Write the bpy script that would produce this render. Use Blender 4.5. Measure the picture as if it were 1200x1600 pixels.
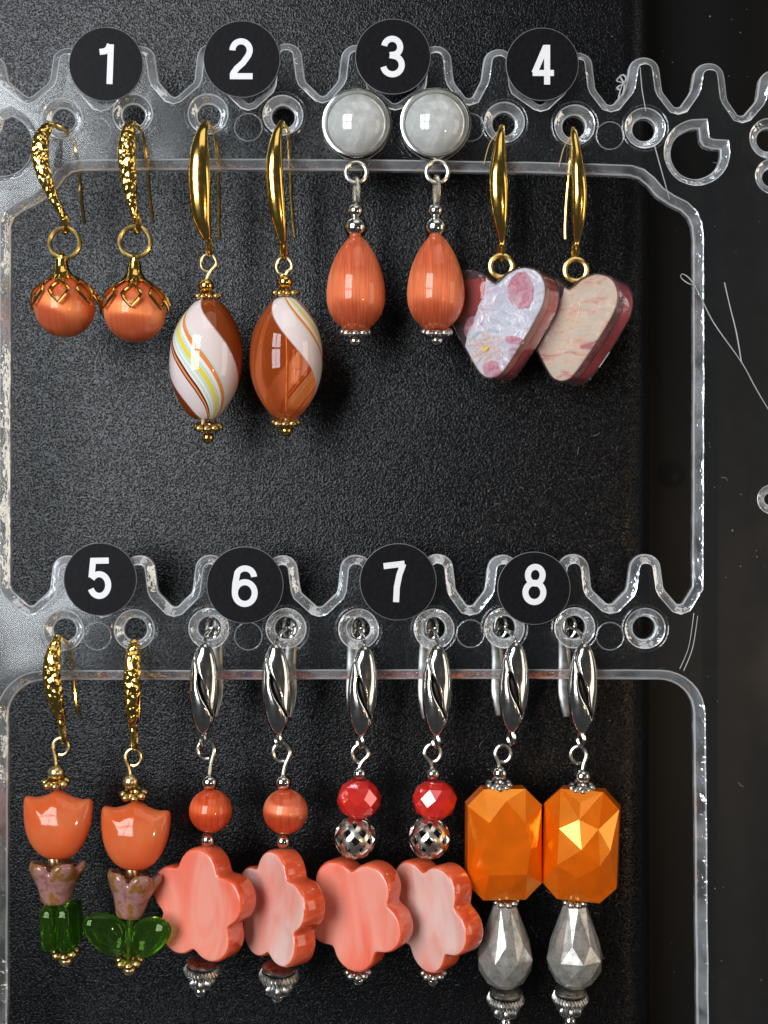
import bpy, bmesh, math, random
from mathutils import Vector, Matrix, noise
from mathutils.geometry import tessellate_polygon

# ---------------------------------------------------------------- scale, camera, light
S = 0.0001            # one photo pixel on the rack's front face = 0.1 mm
D = 2200.0            # camera distance from the rack's front face, in the same pixels (22 cm)
sc = bpy.context.scene
for o in list(bpy.data.objects): bpy.data.objects.remove(o)
COL = sc.collection
cam = bpy.data.cameras.new('camera'); camo = bpy.data.objects.new('camera', cam); COL.objects.link(camo)
camo.location = (0, -D*S, 0); camo.rotation_euler = (math.radians(90), 0, 0)
cam.sensor_fit = 'VERTICAL'; cam.sensor_height = 24.0
cam.lens = 24.0 * D / 1600.0
cam.clip_start = 0.01; cam.clip_end = 10
sc.camera = camo
w = bpy.data.worlds.new('World'); sc.world = w; w.use_nodes = True
w.node_tree.nodes['Background'].inputs[0].default_value = (0.80, 0.90, 1.0, 1)
w.node_tree.nodes['Background'].inputs[1].default_value = 0.055
sc.view_settings.view_transform = 'Standard'; sc.view_settings.look = 'None'
sc.view_settings.gamma = 1; sc.view_settings.exposure = 0.0
sc.render.engine = 'CYCLES'
sc.cycles.transparent_max_bounces = 24; sc.cycles.max_bounces = 12
sc.cycles.transmission_bounces = 10; sc.cycles.glossy_bounces = 6
sc.render.resolution_x = 768; sc.render.resolution_y = 1024

def lamp(name, loc, target, sx, sy, watt, col, shape='RECTANGLE'):
    l = bpy.data.lights.new(name, 'AREA'); l.shape = shape; l.size = sx; l.size_y = sy
    l.energy = watt; l.color = col
    o = bpy.data.objects.new(name, l); COL.objects.link(o); o.location = loc
    o.rotation_euler = (Vector(target) - Vector(loc)).to_track_quat('-Z', 'Y').to_euler()
    return o
# a four-pane window to the left, behind the photographer
wc = Vector((-0.405, -0.74, 0.20)); wn = (Vector((0, 0, 0)) - wc).normalized()
wr = wn.cross(Vector((0, 0, 1))).normalized(); wu = wr.cross(wn)
for i in (-1, 1):
    for j in (-1, 1):
        p = wc + wr*(i*0.105) + wu*(j*0.165)
        lamp('window_pane_light', p, p + wn, 0.19, 0.30, 2.2, (0.90, 0.95, 1.0))
# a small warm lamp low on the right, and soft fill lamps added for the unseen ceiling and wall
lamp('warm_lamp', (0.36, -0.62, -0.12), (0, 0, 0), 0.018, 0.018, 0.55, (1.0, 0.66, 0.36), 'DISK')
lamp('ceiling_fill_lamp', (0.15, -0.45, 0.85), (0, 0, 0), 0.7, 0.5, 1.3, (1.0, 0.96, 0.90))
lamp('side_fill_lamp', (0.85, -0.35, 0.05), (0, 0, 0), 0.3, 0.6, 1.3, (1.0, 0.88, 0.72))

# ---------------------------------------------------------------- materials
def mat(name):
    m = bpy.data.materials.new(name); m.use_nodes = True
    nt = m.node_tree; nt.nodes.clear()
    out = nt.nodes.new('ShaderNodeOutputMaterial')
    return m, nt, out
def N(nt, t, **kw):
    n = nt.nodes.new(t)
    for k, v in kw.items(): setattr(n, k, v)
    return n
def L(nt, a, b): nt.links.new(a, b)
def c4(c): return (c[0], c[1], c[2], 1)
def ramp(nt, fac, stops, interp='LINEAR'):
    r = N(nt, 'ShaderNodeValToRGB'); r.color_ramp.interpolation = interp
    e = r.color_ramp.elements
    while len(e) < len(stops): e.new(0.5)
    for k, (p, c) in enumerate(stops):
        e[k].position = p; e[k].color = c4(c) if len(c) == 3 else c
    if fac is not None: L(nt, fac, r.inputs[0])
    return r
def noise_tex(nt, scale, detail=4, rough=0.5, vec=None, dist=0.0):
    n = N(nt, 'ShaderNodeTexNoise'); n.inputs['Scale'].default_value = scale
    n.inputs['Detail'].default_value = detail; n.inputs['Roughness'].default_value = rough
    n.inputs['Distortion'].default_value = dist
    if vec is None:
        tc = N(nt, 'ShaderNodeTexCoord'); vec = tc.outputs['Object']
    L(nt, vec, n.inputs['Vector'])
    return n
def bump(nt, h, strength, dist):
    b = N(nt, 'ShaderNodeBump'); b.inputs['Strength'].default_value = strength
    b.inputs['Distance'].default_value = dist; L(nt, h, b.inputs['Height'])
    return b
def pbsdf(nt, color, rough=0.3, metal=0.0, coat=0.0, sss=0.0, trans=0.0, ior=1.5, sssr=None):
    p = N(nt, 'ShaderNodeBsdfPrincipled')
    if color is not None: p.inputs['Base Color'].default_value = c4(color)
    p.inputs['Roughness'].default_value = rough; p.inputs['Metallic'].default_value = metal
    p.inputs['Coat Weight'].default_value = coat; p.inputs['Coat Roughness'].default_value = 0.03
    p.inputs['IOR'].default_value = ior; p.inputs['Transmission Weight'].default_value = trans
    if sss:
        p.inputs['Subsurface Weight'].default_value = sss
        p.inputs['Subsurface Radius'].default_value = sssr or (1.0, 0.4, 0.2)
        p.inputs['Subsurface Scale'].default_value = 0.0015
    return p

def metal(name, color, rough=0.16, hammered=0, tarnish=0.0):
    m, nt, out = mat(name)
    p = pbsdf(nt, color, rough, 1.0)
    n = noise_tex(nt, 900, 3)
    r = ramp(nt, n.outputs[0], [(0.35, [c*(1-tarnish) for c in color]), (0.65, color)])
    L(nt, r.outputs[0], p.inputs['Base Color'])
    rr = N(nt, 'ShaderNodeMapRange'); rr.inputs[3].default_value = rough*0.7; rr.inputs[4].default_value = rough*1.5
    L(nt, n.outputs[0], rr.inputs[0]); L(nt, rr.outputs[0], p.inputs['Roughness'])
    if hammered:
        tc = N(nt, 'ShaderNodeTexCoord')
        v = N(nt, 'ShaderNodeTexVoronoi'); v.inputs['Scale'].default_value = hammered
        v.feature = 'SMOOTH_F1'
        L(nt, tc.outputs['Object'], v.inputs['Vector'])
        b = bump(nt, v.outputs['Distance'], 1.0, 0.00045); b.invert = True
        L(nt, b.outputs[0], p.inputs['Normal'])
    else:
        n2 = noise_tex(nt, 700, 2)
        b = bump(nt, n2.outputs[0], 0.25, 0.00008)
        L(nt, b.outputs[0], p.inputs['Normal'])
    L(nt, p.outputs[0], out.inputs[0])
    return m

def cateye(name, base, fibre, tangent, line_axis='X', line_scale=0, gloss=0.35, lines=0.5, mixv=0.2):
    m, nt, out = mat(name)
    p = pbsdf(nt, base, 0.06, 0, coat=0.0, sss=0.25)
    tc = N(nt, 'ShaderNodeTexCoord')
    mp = N(nt, 'ShaderNodeMapping')
    t = Vector(tangent).normalized()
    # fine fibres: noise stretched along the fibre axis
    mp.inputs['Rotation'].default_value = Vector((0, 0, 1)).rotation_difference(t).to_euler()
    mp.inputs['Scale'].default_value = (1, 0.06, 0.03)
    mp.vector_type = 'TEXTURE' if False else 'POINT'
    L(nt, tc.outputs['Object'], mp.inputs['Vector'])
    n = noise_tex(nt, line_scale or 2600, 3, 0.6, mp.outputs[0])
    r = ramp(nt, n.outputs[0], [(0.34, [c*(1-lines) for c in base]), (0.5, base), (0.66, [min(1, c*(1+lines)+0.02) for c in base])])
    n2 = noise_tex(nt, 260, 2)
    mx = N(nt, 'ShaderNodeMix', data_type='RGBA'); mx.inputs[7].default_value = c4([base[0]*0.62, base[1]*0.42, base[2]*0.45])
    r2 = ramp(nt, n2.outputs[0], [(0.42, (0, 0, 0)), (0.70, (0.35, 0.35, 0.35))])
    L(nt, r2.outputs[0], mx.inputs[0]); L(nt, r.outputs[0], mx.inputs[6]); L(nt, mx.outputs[2], p.inputs['Base Color'])
    g = N(nt, 'ShaderNodeBsdfAnisotropic'); g.inputs['Color'].default_value = c4(fibre)
    g.inputs['Roughness'].default_value = gloss; g.inputs['Anisotropy'].default_value = 0.55
    cx = N(nt, 'ShaderNodeCombineXYZ')
    for k in range(3): cx.inputs[k].default_value = t[k]
    L(nt, cx.outputs[0], g.inputs['Tangent'])
    mix = N(nt, 'ShaderNodeMixShader'); mix.inputs[0].default_value = mixv
    L(nt, p.outputs[0], mix.inputs[1]); L(nt, g.outputs[0], mix.inputs[2]); L(nt, mix.outputs[0], out.inputs[0])
    return m

def clear(name, tint=(0.97, 0.98, 0.98), rough=0.03, haze=0.02, hazecol=(0.8, 0.85, 0.9), ior=1.49, bumpd=0.0, bscale=60, glossmul=1.0):
    """thin clear plastic: see-through, with Fresnel gloss and a little surface haze"""
    m, nt, out = mat(name)
    tr = N(nt, 'ShaderNodeBsdfTransparent'); tr.inputs[0].default_value = c4(tint)
    gl = N(nt, 'ShaderNodeBsdfAnisotropic'); gl.inputs['Roughness'].default_value = rough; gl.inputs['Anisotropy'].default_value = 0
    fr = N(nt, 'ShaderNodeFresnel'); fr.inputs['IOR'].default_value = ior
    df = N(nt, 'ShaderNodeBsdfDiffuse'); df.inputs[0].default_value = c4(hazecol)
    m1 = N(nt, 'ShaderNodeMixShader'); m2 = N(nt, 'ShaderNodeMixShader')
    n = noise_tex(nt, 420, 5, 0.65)
    r = ramp(nt, n.outputs[0], [(0.40, (haze*0.8,)*3), (0.75, (haze*1.5,)*3)])
    L(nt, r.outputs[0], m1.inputs[0]); L(nt, tr.outputs[0], m1.inputs[1]); L(nt, df.outputs[0], m1.inputs[2])
    mm = N(nt, 'ShaderNodeMath', operation='MULTIPLY'); mm.inputs[1].default_value = glossmul
    L(nt, fr.outputs[0], mm.inputs[0])
    L(nt, mm.outputs[0], m2.inputs[0]); L(nt, m1.outputs[0], m2.inputs[1]); L(nt, gl.outputs[0], m2.inputs[2])
    if bumpd:
        n2 = noise_tex(nt, bscale, 2); b = bump(nt, n2.outputs[0], 1.0, bumpd)
        L(nt, b.outputs[0], gl.inputs['Normal']); L(nt, b.outputs[0], fr.inputs['Normal'])
    L(nt, m2.outputs[0], out.inputs[0])
    return m

def edge_plastic(name, lo, hi, gloss):
    """moulded rim: clear, bending what is behind it, with whitish streaks that paint in the light its edges catch"""
    m, nt, out = mat(name)
    g = N(nt, 'ShaderNodeBsdfGlass'); g.inputs['IOR'].default_value = 1.49; g.inputs['Roughness'].default_value = 0.10
    g.inputs[0].default_value = (0.95, 0.97, 0.98, 1)
    tr = N(nt, 'ShaderNodeBsdfTransparent')
    df = N(nt, 'ShaderNodeBsdfDiffuse'); df.inputs[0].default_value = (0.88, 0.90, 0.92, 1)  # white mixed into the rim stands for window light on it
    gl = N(nt, 'ShaderNodeBsdfAnisotropic'); gl.inputs['Roughness'].default_value = 0.14; gl.inputs['Anisotropy'].default_value = 0
    gl.inputs[0].default_value = (0.9, 0.92, 0.95, 1)
    n = noise_tex(nt, 190, 2, 0.5, dist=0.6)
    r = ramp(nt, n.outputs[0], [(0.35, (lo,)*3), (0.50, ((lo+hi)/2,)*3), (0.66, (hi,)*3)])
    nb = noise_tex(nt, 420, 3); b = bump(nt, nb.outputs[0], 1.0, 0.0004)
    for q in (g, gl): L(nt, b.outputs[0], q.inputs['Normal'])
    m0 = N(nt, 'ShaderNodeMixShader'); m0.inputs[0].default_value = 0.5
    L(nt, g.outputs[0], m0.inputs[1]); L(nt, tr.outputs[0], m0.inputs[2])
    m1 = N(nt, 'ShaderNodeMixShader'); L(nt, r.outputs[0], m1.inputs[0])
    L(nt, m0.outputs[0], m1.inputs[1]); L(nt, df.outputs[0], m1.inputs[2])
    m2 = N(nt, 'ShaderNodeMixShader'); m2.inputs[0].default_value = gloss
    L(nt, m1.outputs[0], m2.inputs[1]); L(nt, gl.outputs[0], m2.inputs[2])
    L(nt, m2.outputs[0], out.inputs[0])
    return m

def board_mat():
    m, nt, out = mat('pebbled_black_plastic')
    p = pbsdf(nt, (0.004, 0.004, 0.0045), 0.26)
    n = noise_tex(nt, 3300, 1, 0.5)
    n2 = noise_tex(nt, 6400, 1, 0.5)
    ad = N(nt, 'ShaderNodeMath', operation='MULTIPLY_ADD'); ad.inputs[1].default_value = 0.4
    L(nt, n2.outputs[0], ad.inputs[0]); L(nt, n.outputs[0], ad.inputs[2])
    b = bump(nt, ad.outputs[0], 1.0, 0.00008)
    gr = ramp(nt, ad.outputs[0], [(0.50, (0.07,)*3), (0.68, (0.18,)*3), (0.86, (0.42,)*3)])
    L(nt, gr.outputs[0], p.inputs['Specular IOR Level'])
    L(nt, b.outputs[0], p.inputs['Normal'])
    nw = noise_tex(nt, 30, 3)
    rr = N(nt, 'ShaderNodeMapRange'); rr.inputs[3].default_value = 0.18; rr.inputs[4].default_value = 0.24
    L(nt, nw.outputs[0], rr.inputs[0]); L(nt, rr.outputs[0], p.inputs['Roughness'])
    L(nt, p.outputs[0], out.inputs[0]); return m

def plain(name, color, rough=0.4, var=0.15, scale=600, coat=0, sss=0, bumpd=0.0, trans=0.0, metal_=0.0, ior=1.5, spec=0.5):
    m, nt, out = mat(name)
    p = pbsdf(nt, color, rough, metal_, coat, sss, trans, ior)
    p.inputs['Specular IOR Level'].default_value = spec
    n = noise_tex(nt, scale, 4)
    r = ramp(nt, n.outputs[0], [(0.3, [c*(1-var) for c in color]), (0.7, [min(1, c*(1+var)) for c in color])])
    L(nt, r.outputs[0], p.inputs['Base Color'])
    if bumpd:
        b = bump(nt, n.outputs[0], 1, bumpd); L(nt, b.outputs[0], p.inputs['Normal'])
    L(nt, p.outputs[0], out.inputs[0]); return m

def swirl_glass(name, phase, twist, sgn=1):
    """blown amber glass with a wound ribbon of opaque stripes"""
    m, nt, out = mat(name)
    tc = N(nt, 'ShaderNodeTexCoord'); sp = N(nt, 'ShaderNodeSeparateXYZ'); L(nt, tc.outputs['Object'], sp.inputs[0])
    at = N(nt, 'ShaderNodeMath', operation='ARCTAN2'); L(nt, sp.outputs[0], at.inputs[0])
    ng = N(nt, 'ShaderNodeMath', operation='MULTIPLY'); ng.inputs[1].default_value = -1; L(nt, sp.outputs[1], ng.inputs[0])
    L(nt, ng.outputs[0], at.inputs[1])
    a1 = N(nt, 'ShaderNodeMath', operation='MULTIPLY_ADD'); a1.inputs[1].default_value = sgn/(2*math.pi); a1.inputs[2].default_value = phase
    L(nt, at.outputs[0], a1.inputs[0])
    a2 = N(nt, 'ShaderNodeMath', operation='MULTIPLY_ADD'); a2.inputs[1].default_value = twist
    L(nt, sp.outputs[2], a2.inputs[0]); L(nt, a1.outputs[0], a2.inputs[2])
    nz = noise_tex(nt, 90, 2); nm = N(nt, 'ShaderNodeMath', operation='MULTIPLY_ADD'); nm.inputs[1].default_value = 0.03
    L(nt, nz.outputs[0], nm.inputs[0]); L(nt, a2.outputs[0], nm.inputs[2])
    fr = N(nt, 'ShaderNodeMath', operation='FRACT'); L(nt, nm.outputs[0], fr.inputs[0])
    W = (0.80, 0.68, 0.66); T = (0.58, 0.74, 0.66); O = (0.80, 0.27, 0.08); Y = (0.86, 0.66, 0.06); B = (0.13, 0.025, 0.02)
    Wt = (0.88, 0.84, 0.78)
    st = [(0.0, W), (0.115, T), (0.128, O), (0.152, Wt), (0.166, T), (0.180, Y), (0.206, T), (0.222, Wt), (0.234, T), (0.244, Wt), (0.256, B), (0.268, O), (0.280, B), (0.288, W), (0.405, W)]
    r = ramp(nt, fr.outputs[0], st, 'CONSTANT')
    mask = ramp(nt, fr.outputs[0], [(0, (1,)*3), (0.40, (1,)*3), (0.412, (0,)*3), (0.990, (0,)*3), (1.0, (1,)*3)])
    st_p = pbsdf(nt, None, 0.05, 0, coat=0.4, sss=0.2); L(nt, r.outputs[0], st_p.inputs['Base Color'])
    tr = N(nt, 'ShaderNodeBsdfTransparent'); tr.inputs[0].default_value = (1.0, 0.62, 0.42, 1)
    df = N(nt, 'ShaderNodeBsdfTranslucent'); df.inputs[0].default_value = (1.0, 0.24, 0.045, 1)
    d2 = N(nt, 'ShaderNodeBsdfDiffuse'); d2.inputs[0].default_value = (1.0, 0.19, 0.03, 1)
    md = N(nt, 'ShaderNodeMixShader'); md.inputs[0].default_value = 0.45
    L(nt, df.outputs[0], md.inputs[1]); L(nt, d2.outputs[0], md.inputs[2])
    m1 = N(nt, 'ShaderNodeMixShader'); m1.inputs[0].default_value = 0.42
    L(nt, tr.outputs[0], m1.inputs[1]); L(nt, md.outputs[0], m1.inputs[2])
    gl = N(nt, 'ShaderNodeBsdfAnisotropic'); gl.inputs['Roughness'].default_value = 0.02; gl.inputs['Anisotropy'].default_value = 0
    f = N(nt, 'ShaderNodeFresnel'); f.inputs[0].default_value = 1.52
    m2 = N(nt, 'ShaderNodeMixShader'); L(nt, f.outputs[0], m2.inputs[0]); L(nt, m1.outputs[0], m2.inputs[1]); L(nt, gl.outputs[0], m2.inputs[2])
    m3 = N(nt, 'ShaderNodeMixShader'); L(nt, mask.outputs[0], m3.inputs[0]); L(nt, m2.outputs[0], m3.inputs[1]); L(nt, st_p.outputs[0], m3.inputs[2])
    L(nt, m3.outputs[0], out.inputs[0]); return m

def banded(name, cols, scale, dirn, rough=0.12, coat=0.6, sss=0.35, dist=1.5, spread=(0.35, 0.65)):
    """layered shell / stone: soft bands of a few colours"""
    m, nt, out = mat(name)
    tc = N(nt, 'ShaderNodeTexCoord'); mp = N(nt, 'ShaderNodeMapping'); mp.inputs['Scale'].default_value = dirn
    L(nt, tc.outputs['Object'], mp.inputs[0])
    n = noise_tex(nt, scale, 4, 0.55, mp.outputs[0], dist)
    k = len(cols); st = [(spread[0] + (spread[1]-spread[0])*i/(k-1), c) for i, c in enumerate(cols)]
    r = ramp(nt, n.outputs[0], st)
    p = pbsdf(nt, None, rough, 0, coat, sss); L(nt, r.outputs[0], p.inputs['Base Color'])
    L(nt, p.outputs[0], out.inputs[0]); return m

def jelly(name, col, glow, clearness=0.25, rough=0.08):
    """translucent moulded glass"""
    m, nt, out = mat(name)
    p = pbsdf(nt, col, rough, 0, 0.3, 0.7, 0, 1.5, (1.0, 0.35, 0.12))
    n = noise_tex(nt, 220, 3)
    r = ramp(nt, n.outputs[0], [(0.3, col), (0.7, glow)]); L(nt, r.outputs[0], p.inputs['Base Color'])
    g = N(nt, 'ShaderNodeBsdfGlass'); g.inputs[0].default_value = c4([min(1, c*1.3) for c in col]); g.inputs['IOR'].default_value = 1.5; g.inputs['Roughness'].default_value = 0.05
    mx = N(nt, 'ShaderNodeMixShader'); mx.inputs[0].default_value = clearness
    L(nt, p.outputs[0], mx.inputs[1]); L(nt, g.outputs[0], mx.inputs[2]); L(nt, mx.outputs[0], out.inputs[0]); return m

def luster(name, col, sheen, speck=0.0, mixv=0.35, rough=0.12):
    """faceted glass with a metallic surface luster"""
    m, nt, out = mat(name)
    p = pbsdf(nt, col, rough, 0, 0.3, 0.4)
    n = noise_tex(nt, 170, 4, 0.5, dist=1.0)
    r = ramp(nt, n.outputs[0], [(0.35, [c*0.85 for c in col]), (0.65, [min(1, c*1.08) for c in col])]); L(nt, r.outputs[0], p.inputs['Base Color'])
    g = N(nt, 'ShaderNodeBsdfAnisotropic'); g.inputs['Color'].default_value = c4(sheen); g.inputs['Roughness'].default_value = rough; g.inputs['Anisotropy'].default_value = 0
    mx = N(nt, 'ShaderNodeMixShader'); mx.inputs[0].default_value = mixv
    if speck:
        n2 = noise_tex(nt, 3200, 4, 0.8); n3 = noise_tex(nt, 700, 3)
        ad = N(nt, 'ShaderNodeMath', operation='ADD'); L(nt, n2.outputs[0], ad.inputs[0]); L(nt, n3.outputs[0], ad.inputs[1])
        r2 = ramp(nt, ad.outputs[0], [(0.42, (mixv*0.35,)*3), (0.60, (min(1, mixv*1.7),)*3)])
        hf = N(nt, 'ShaderNodeMath', operation='MULTIPLY'); hf.inputs[1].default_value = 0.5
        L(nt, ad.outputs[0], hf.inputs[0]); L(nt, hf.outputs[0], r2.inputs[0])
        r3 = ramp(nt, hf.outputs[0], [(0.42, [c*0.62 for c in col]), (0.50, col), (0.58, [c*1.3 for c in col])]); L(nt, r3.outputs[0], p.inputs['Base Color']); L(nt, r2.outputs[0], mx.inputs[0])
    L(nt, p.outputs[0], mx.inputs[1]); L(nt, g.outputs[0], mx.inputs[2]); L(nt, mx.outputs[0], out.inputs[0]); return m

GOLD = metal('polished_gold', (0.93, 0.60, 0.15), 0.13, tarnish=0.15)
HGOLD = metal('hammered_gold', (0.93, 0.61, 0.16), 0.15, hammered=1250, tarnish=0.25)
PGOLD = metal('pale_gold', (0.90, 0.70, 0.36), 0.27, tarnish=0.2)
SATIN = metal('satin_silver', (0.84, 0.80, 0.72), 0.24, tarnish=0.15)
RGOLD = metal('satin_gold', (0.95, 0.66, 0.22), 0.26, tarnish=0.2)
AGOLD = metal('antique_gold', (0.84, 0.58, 0.22), 0.26, tarnish=0.4)
SILVER = metal('polished_silver', (0.74, 0.71, 0.66), 0.12, tarnish=0.15)
ASILVER = metal('antique_silver', (0.74, 0.71, 0.66), 0.27, tarnish=0.5)
SLOT = metal('slot_shade_silver', (0.07, 0.065, 0.06), 0.4)  # dark colour paints the shade inside the carved slot
DSTEEL = metal('dull_steel', (0.42, 0.41, 0.39), 0.34, tarnish=0.3)
STEEL = metal('steel', (0.70, 0.68, 0.64), 0.14, tarnish=0.1)
FACE = clear('clear_plastic', haze=0.005, rough=0.14, bumpd=0.0012, bscale=28, glossmul=0.8)
EDGE = edge_plastic('clear_plastic_rim', 0.06, 0.30, 0.30)
RIDGE = edge_plastic('ridge_painted_glint', 0.50, 0.66, 0.32)  # whiter mix paints thin bright highlights along the chamfer borders
BOARD = board_mat()

# ---------------------------------------------------------------- shapes, in photo pixels (x right, y down, z towards the viewer)
def cat(pts, n=6, closed=False):
    """Catmull-Rom through tuples of any length"""
    P = [tuple(map(float, p)) for p in pts]; out = []; m = len(P)
    for i in range(m if closed else m-1):
        if closed: a, b, c, d = P[(i-1) % m], P[i], P[(i+1) % m], P[(i+2) % m]
        else: a, b, c, d = P[max(i-1, 0)], P[i], P[i+1], P[min(i+2, m-1)]
        for k in range(n):
            t = k/n
            out.append(tuple(0.5*((2*b[j]) + (-a[j]+c[j])*t + (2*a[j]-5*b[j]+4*c[j]-d[j])*t*t + (-a[j]+3*b[j]-3*c[j]+d[j])*t**3) for j in range(len(b))))
    if not closed: out.append(P[-1])
    return out
def lathe(prof, cx, cy, cz=0, n=28, lobes=0, amp=0.0, phase=0.0):
    v = []; f = []
    for r, y in prof:
        for k in range(n):
            a = 2*math.pi*k/n; rr = r*(1 + (amp*math.cos(lobes*a + phase) if lobes else 0))
            v.append((cx + rr*math.sin(a), cy + y, cz + rr*math.cos(a)))
    for i in range(len(prof)-1):
        for k in range(n):
            f.append((i*n+k, i*n+(k+1) % n, (i+1)*n+(k+1) % n, (i+1)*n+k))
    f.append(tuple(range(n))); f.append(tuple((len(prof)-1)*n + k for k in range(n)))
    return v, f
def ball(cx, cy, r, cz=0, squash=1.0, n=24):
    m = max(8, n//2)
    prof = [(max(0.02*r, r*math.sin(math.pi*i/m)), -r*squash*math.cos(math.pi*i/m)) for i in range(m+1)]
    return lathe(prof, cx, cy, cz, n)
def sweep(path, n=10, closed=False, ref=(0, 0, 1), expo=1.0):
    """path rows (x, y, z, ra, rb): ra along ref, rb across"""
    P = [Vector(p[:3]) for p in path]; v = []; f = []; m = len(P); ref = Vector(ref)
    for i in range(m):
        a = P[(i-1) % m] if (closed or i) else P[0]; b = P[(i+1) % m] if (closed or i < m-1) else P[-1]
        t = (b-a).normalized(); u = ref - t*ref.dot(t)
        if u.length < 1e-4: u = t.orthogonal()
        u.normalize(); w_ = t.cross(u); ra = path[i][3]; rb = path[i][4] if len(path[i]) > 4 else ra
        for k in range(n):
            q = 2*math.pi*k/n; v.append(tuple(P[i] + u*(ra*math.cos(q)) + w_*(rb*math.sin(q))))
    for i in range(m if closed else m-1):
        j = (i+1) % m
        for k in range(n): f.append((i*n+k, i*n+(k+1) % n, j*n+(k+1) % n, j*n+k))
    if not closed: f.append(tuple(range(n))); f.append(tuple((m-1)*n+k for k in range(n)))
    return v, f
def rot(vf, c, yaw=0, roll=0, pitch=0):
    """yaw > 0 turns the front to the left, roll > 0 turns clockwise in the picture"""
    v, f = vf; cx, cy, cz = c; a, b, p = map(math.radians, (yaw, roll, pitch)); out = []
    for x, y, z in v:
        x -= cx; y -= cy; z -= cz
        y, z = y*math.cos(p) - z*math.sin(p), y*math.sin(p) + z*math.cos(p)
        x, z = x*math.cos(a) - z*math.sin(a), x*math.sin(a) + z*math.cos(a)
        x, y = x*math.cos(b) - y*math.sin(b), x*math.sin(b) + y*math.cos(b)
        out.append((x+cx, y+cy, z+cz))
    return out, f
def torus(cx, cy, R, r, cz=0, yaw=0, ry=None, n=28, pitch=0):
    ry = ry or R
    path = [(cx + R*math.cos(2*math.pi*k/n), cy + ry*math.sin(2*math.pi*k/n), cz, r) for k in range(n)]
    return rot(sweep(path, 8, True), (cx, cy, cz), yaw, 0, pitch)
def join(*vfs):
    V = []; F = []
    for v, f in vfs:
        o = len(V); V += list(v); F += [tuple(i+o for i in q) for q in f]
    return V, F
def pillow(outline, layers, c=(0, 0)):
    """closed solid from an outline: layers are (inset scale, z) from back to front"""
    n = len(outline); v = []; f = []; cx, cy = c
    for s, z in layers:
        for x, y in outline:
            zz = z(x, y, s) if callable(z) else z
            v.append((cx + (x-cx)*s, cy + (y-cy)*s, zz))
    for i in range(len(layers)-1):
        for k in range(n): f.append((i*n+k, i*n+(k+1) % n, (i+1)*n+(k+1) % n, (i+1)*n+k))
    f.append(tuple(range(n))); f.append(tuple((len(layers)-1)*n+k for k in range(n)))
    return v, f
def hull(pts):
    bm = bmesh.new()
    for p in pts: bm.verts.new(p)
    r = bmesh.ops.convex_hull(bm, input=bm.verts[:])
    bmesh.ops.dissolve_limit(bm, angle_limit=math.radians(2), verts=bm.verts[:], edges=bm.edges[:])
    bm.verts.index_update()
    out = [tuple(v.co) for v in bm.verts], [tuple(q.index for q in fc.verts) for fc in bm.faces]
    bm.free(); return out

class Thing:
    """px -> world at a given depth; parts hang below an Empty (or stand alone)"""
    def __init__(self, name, x, y, z=0, label=None, category=None, group=None, empty=True, kind=None):
        self.z0 = z; self.k = (D - z)/D; self.root = None
        self.meta = (label, category, group, kind)
        if empty:
            self.root = bpy.data.objects.new(name, None); COL.objects.link(self.root)
            self.root.empty_display_size = 0.003
            self.root.location = self.w(x, y, 0); self.tag(self.root)
    def tag(self, o):
        for k, v in zip(('label', 'category', 'group', 'kind'), self.meta):
            if v: o[k] = v
    def w(self, x, y, z): return Vector(((x-600)*S*self.k, -(self.z0+z)*S, (800-y)*S*self.k))
    def part(self, name, vf, m, parent=None, smooth=True, label=None, mats=None, angle=40, kind=None):
        v, f = vf; W = [self.w(*p) for p in v]
        lo = [min(q[i] for q in W) for i in range(3)]; hi = [max(q[i] for q in W) for i in range(3)]
        c = Vector([(a+b)/2 for a, b in zip(lo, hi)])
        bm = bmesh.new(); vs = [bm.verts.new(q - c) for q in W]
        fs = []
        for k, q in enumerate(f):
            try: fc = bm.faces.new([vs[i] for i in q])
            except ValueError: continue
            if mats: fc.material_index = mats[k]
        bmesh.ops.recalc_face_normals(bm, faces=bm.faces[:])
        for fc in bm.faces: fc.smooth = smooth
        if smooth and angle:
            for e in bm.edges:
                if len(e.link_faces) == 2 and e.calc_face_angle(0) > math.radians(angle): e.smooth = False
        me = bpy.data.meshes.new(name); bm.to_mesh(me); bm.free()
        for q in (m if isinstance(m, (list, tuple)) else [m]): me.materials.append(q)
        o = bpy.data.objects.new(name, me); COL.objects.link(o)
        p = parent or self.root
        if p is not None:
            wp = p.location.copy(); q = p.parent
            while q is not None: wp += q.location; q = q.parent
            o.parent = p; o.location = c - wp
        else:
            o.location = c; self.tag(o)
        if label: o['label'] = label
        if kind: o['kind'] = kind
        return o

# ---------------------------------------------------------------- backboard and backdrop
def slab(name, x0, x1, y0, y1, z0, z1, rad, m, label=None):
    # vertical slab whose left and right front corners are rounded
    prof = []
    for k in range(9):
        a = math.pi/2*k/8; prof.append((x0 + rad - rad*math.cos(a), z1 - rad + rad*math.sin(a)))
    for k in range(9):
        a = math.pi/2*k/8; prof.append((x1 - rad + rad*math.sin(a), z1 - rad + rad*math.cos(a)))
    prof = [(x0, z0)] + prof + [(x1, z0)]
    n = len(prof); v = [(x, y0, z) for x, z in prof] + [(x, y1, z) for x, z in prof]
    f = [(i, (i+1) % n, n+(i+1) % n, n+i) for i in range(n)] + [tuple(range(n)), tuple(range(n, 2*n))]
    t = Thing(name, 0, 0, 0, label, None, None, False, 'structure'); return t.part(name, (v, f), m)
bb = slab('backboard', -420, 1040, -260, 1900, -200, -135, 50, BOARD)
bb.rotation_euler.z = math.radians(-4)   # the board leans a little towards the window
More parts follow.
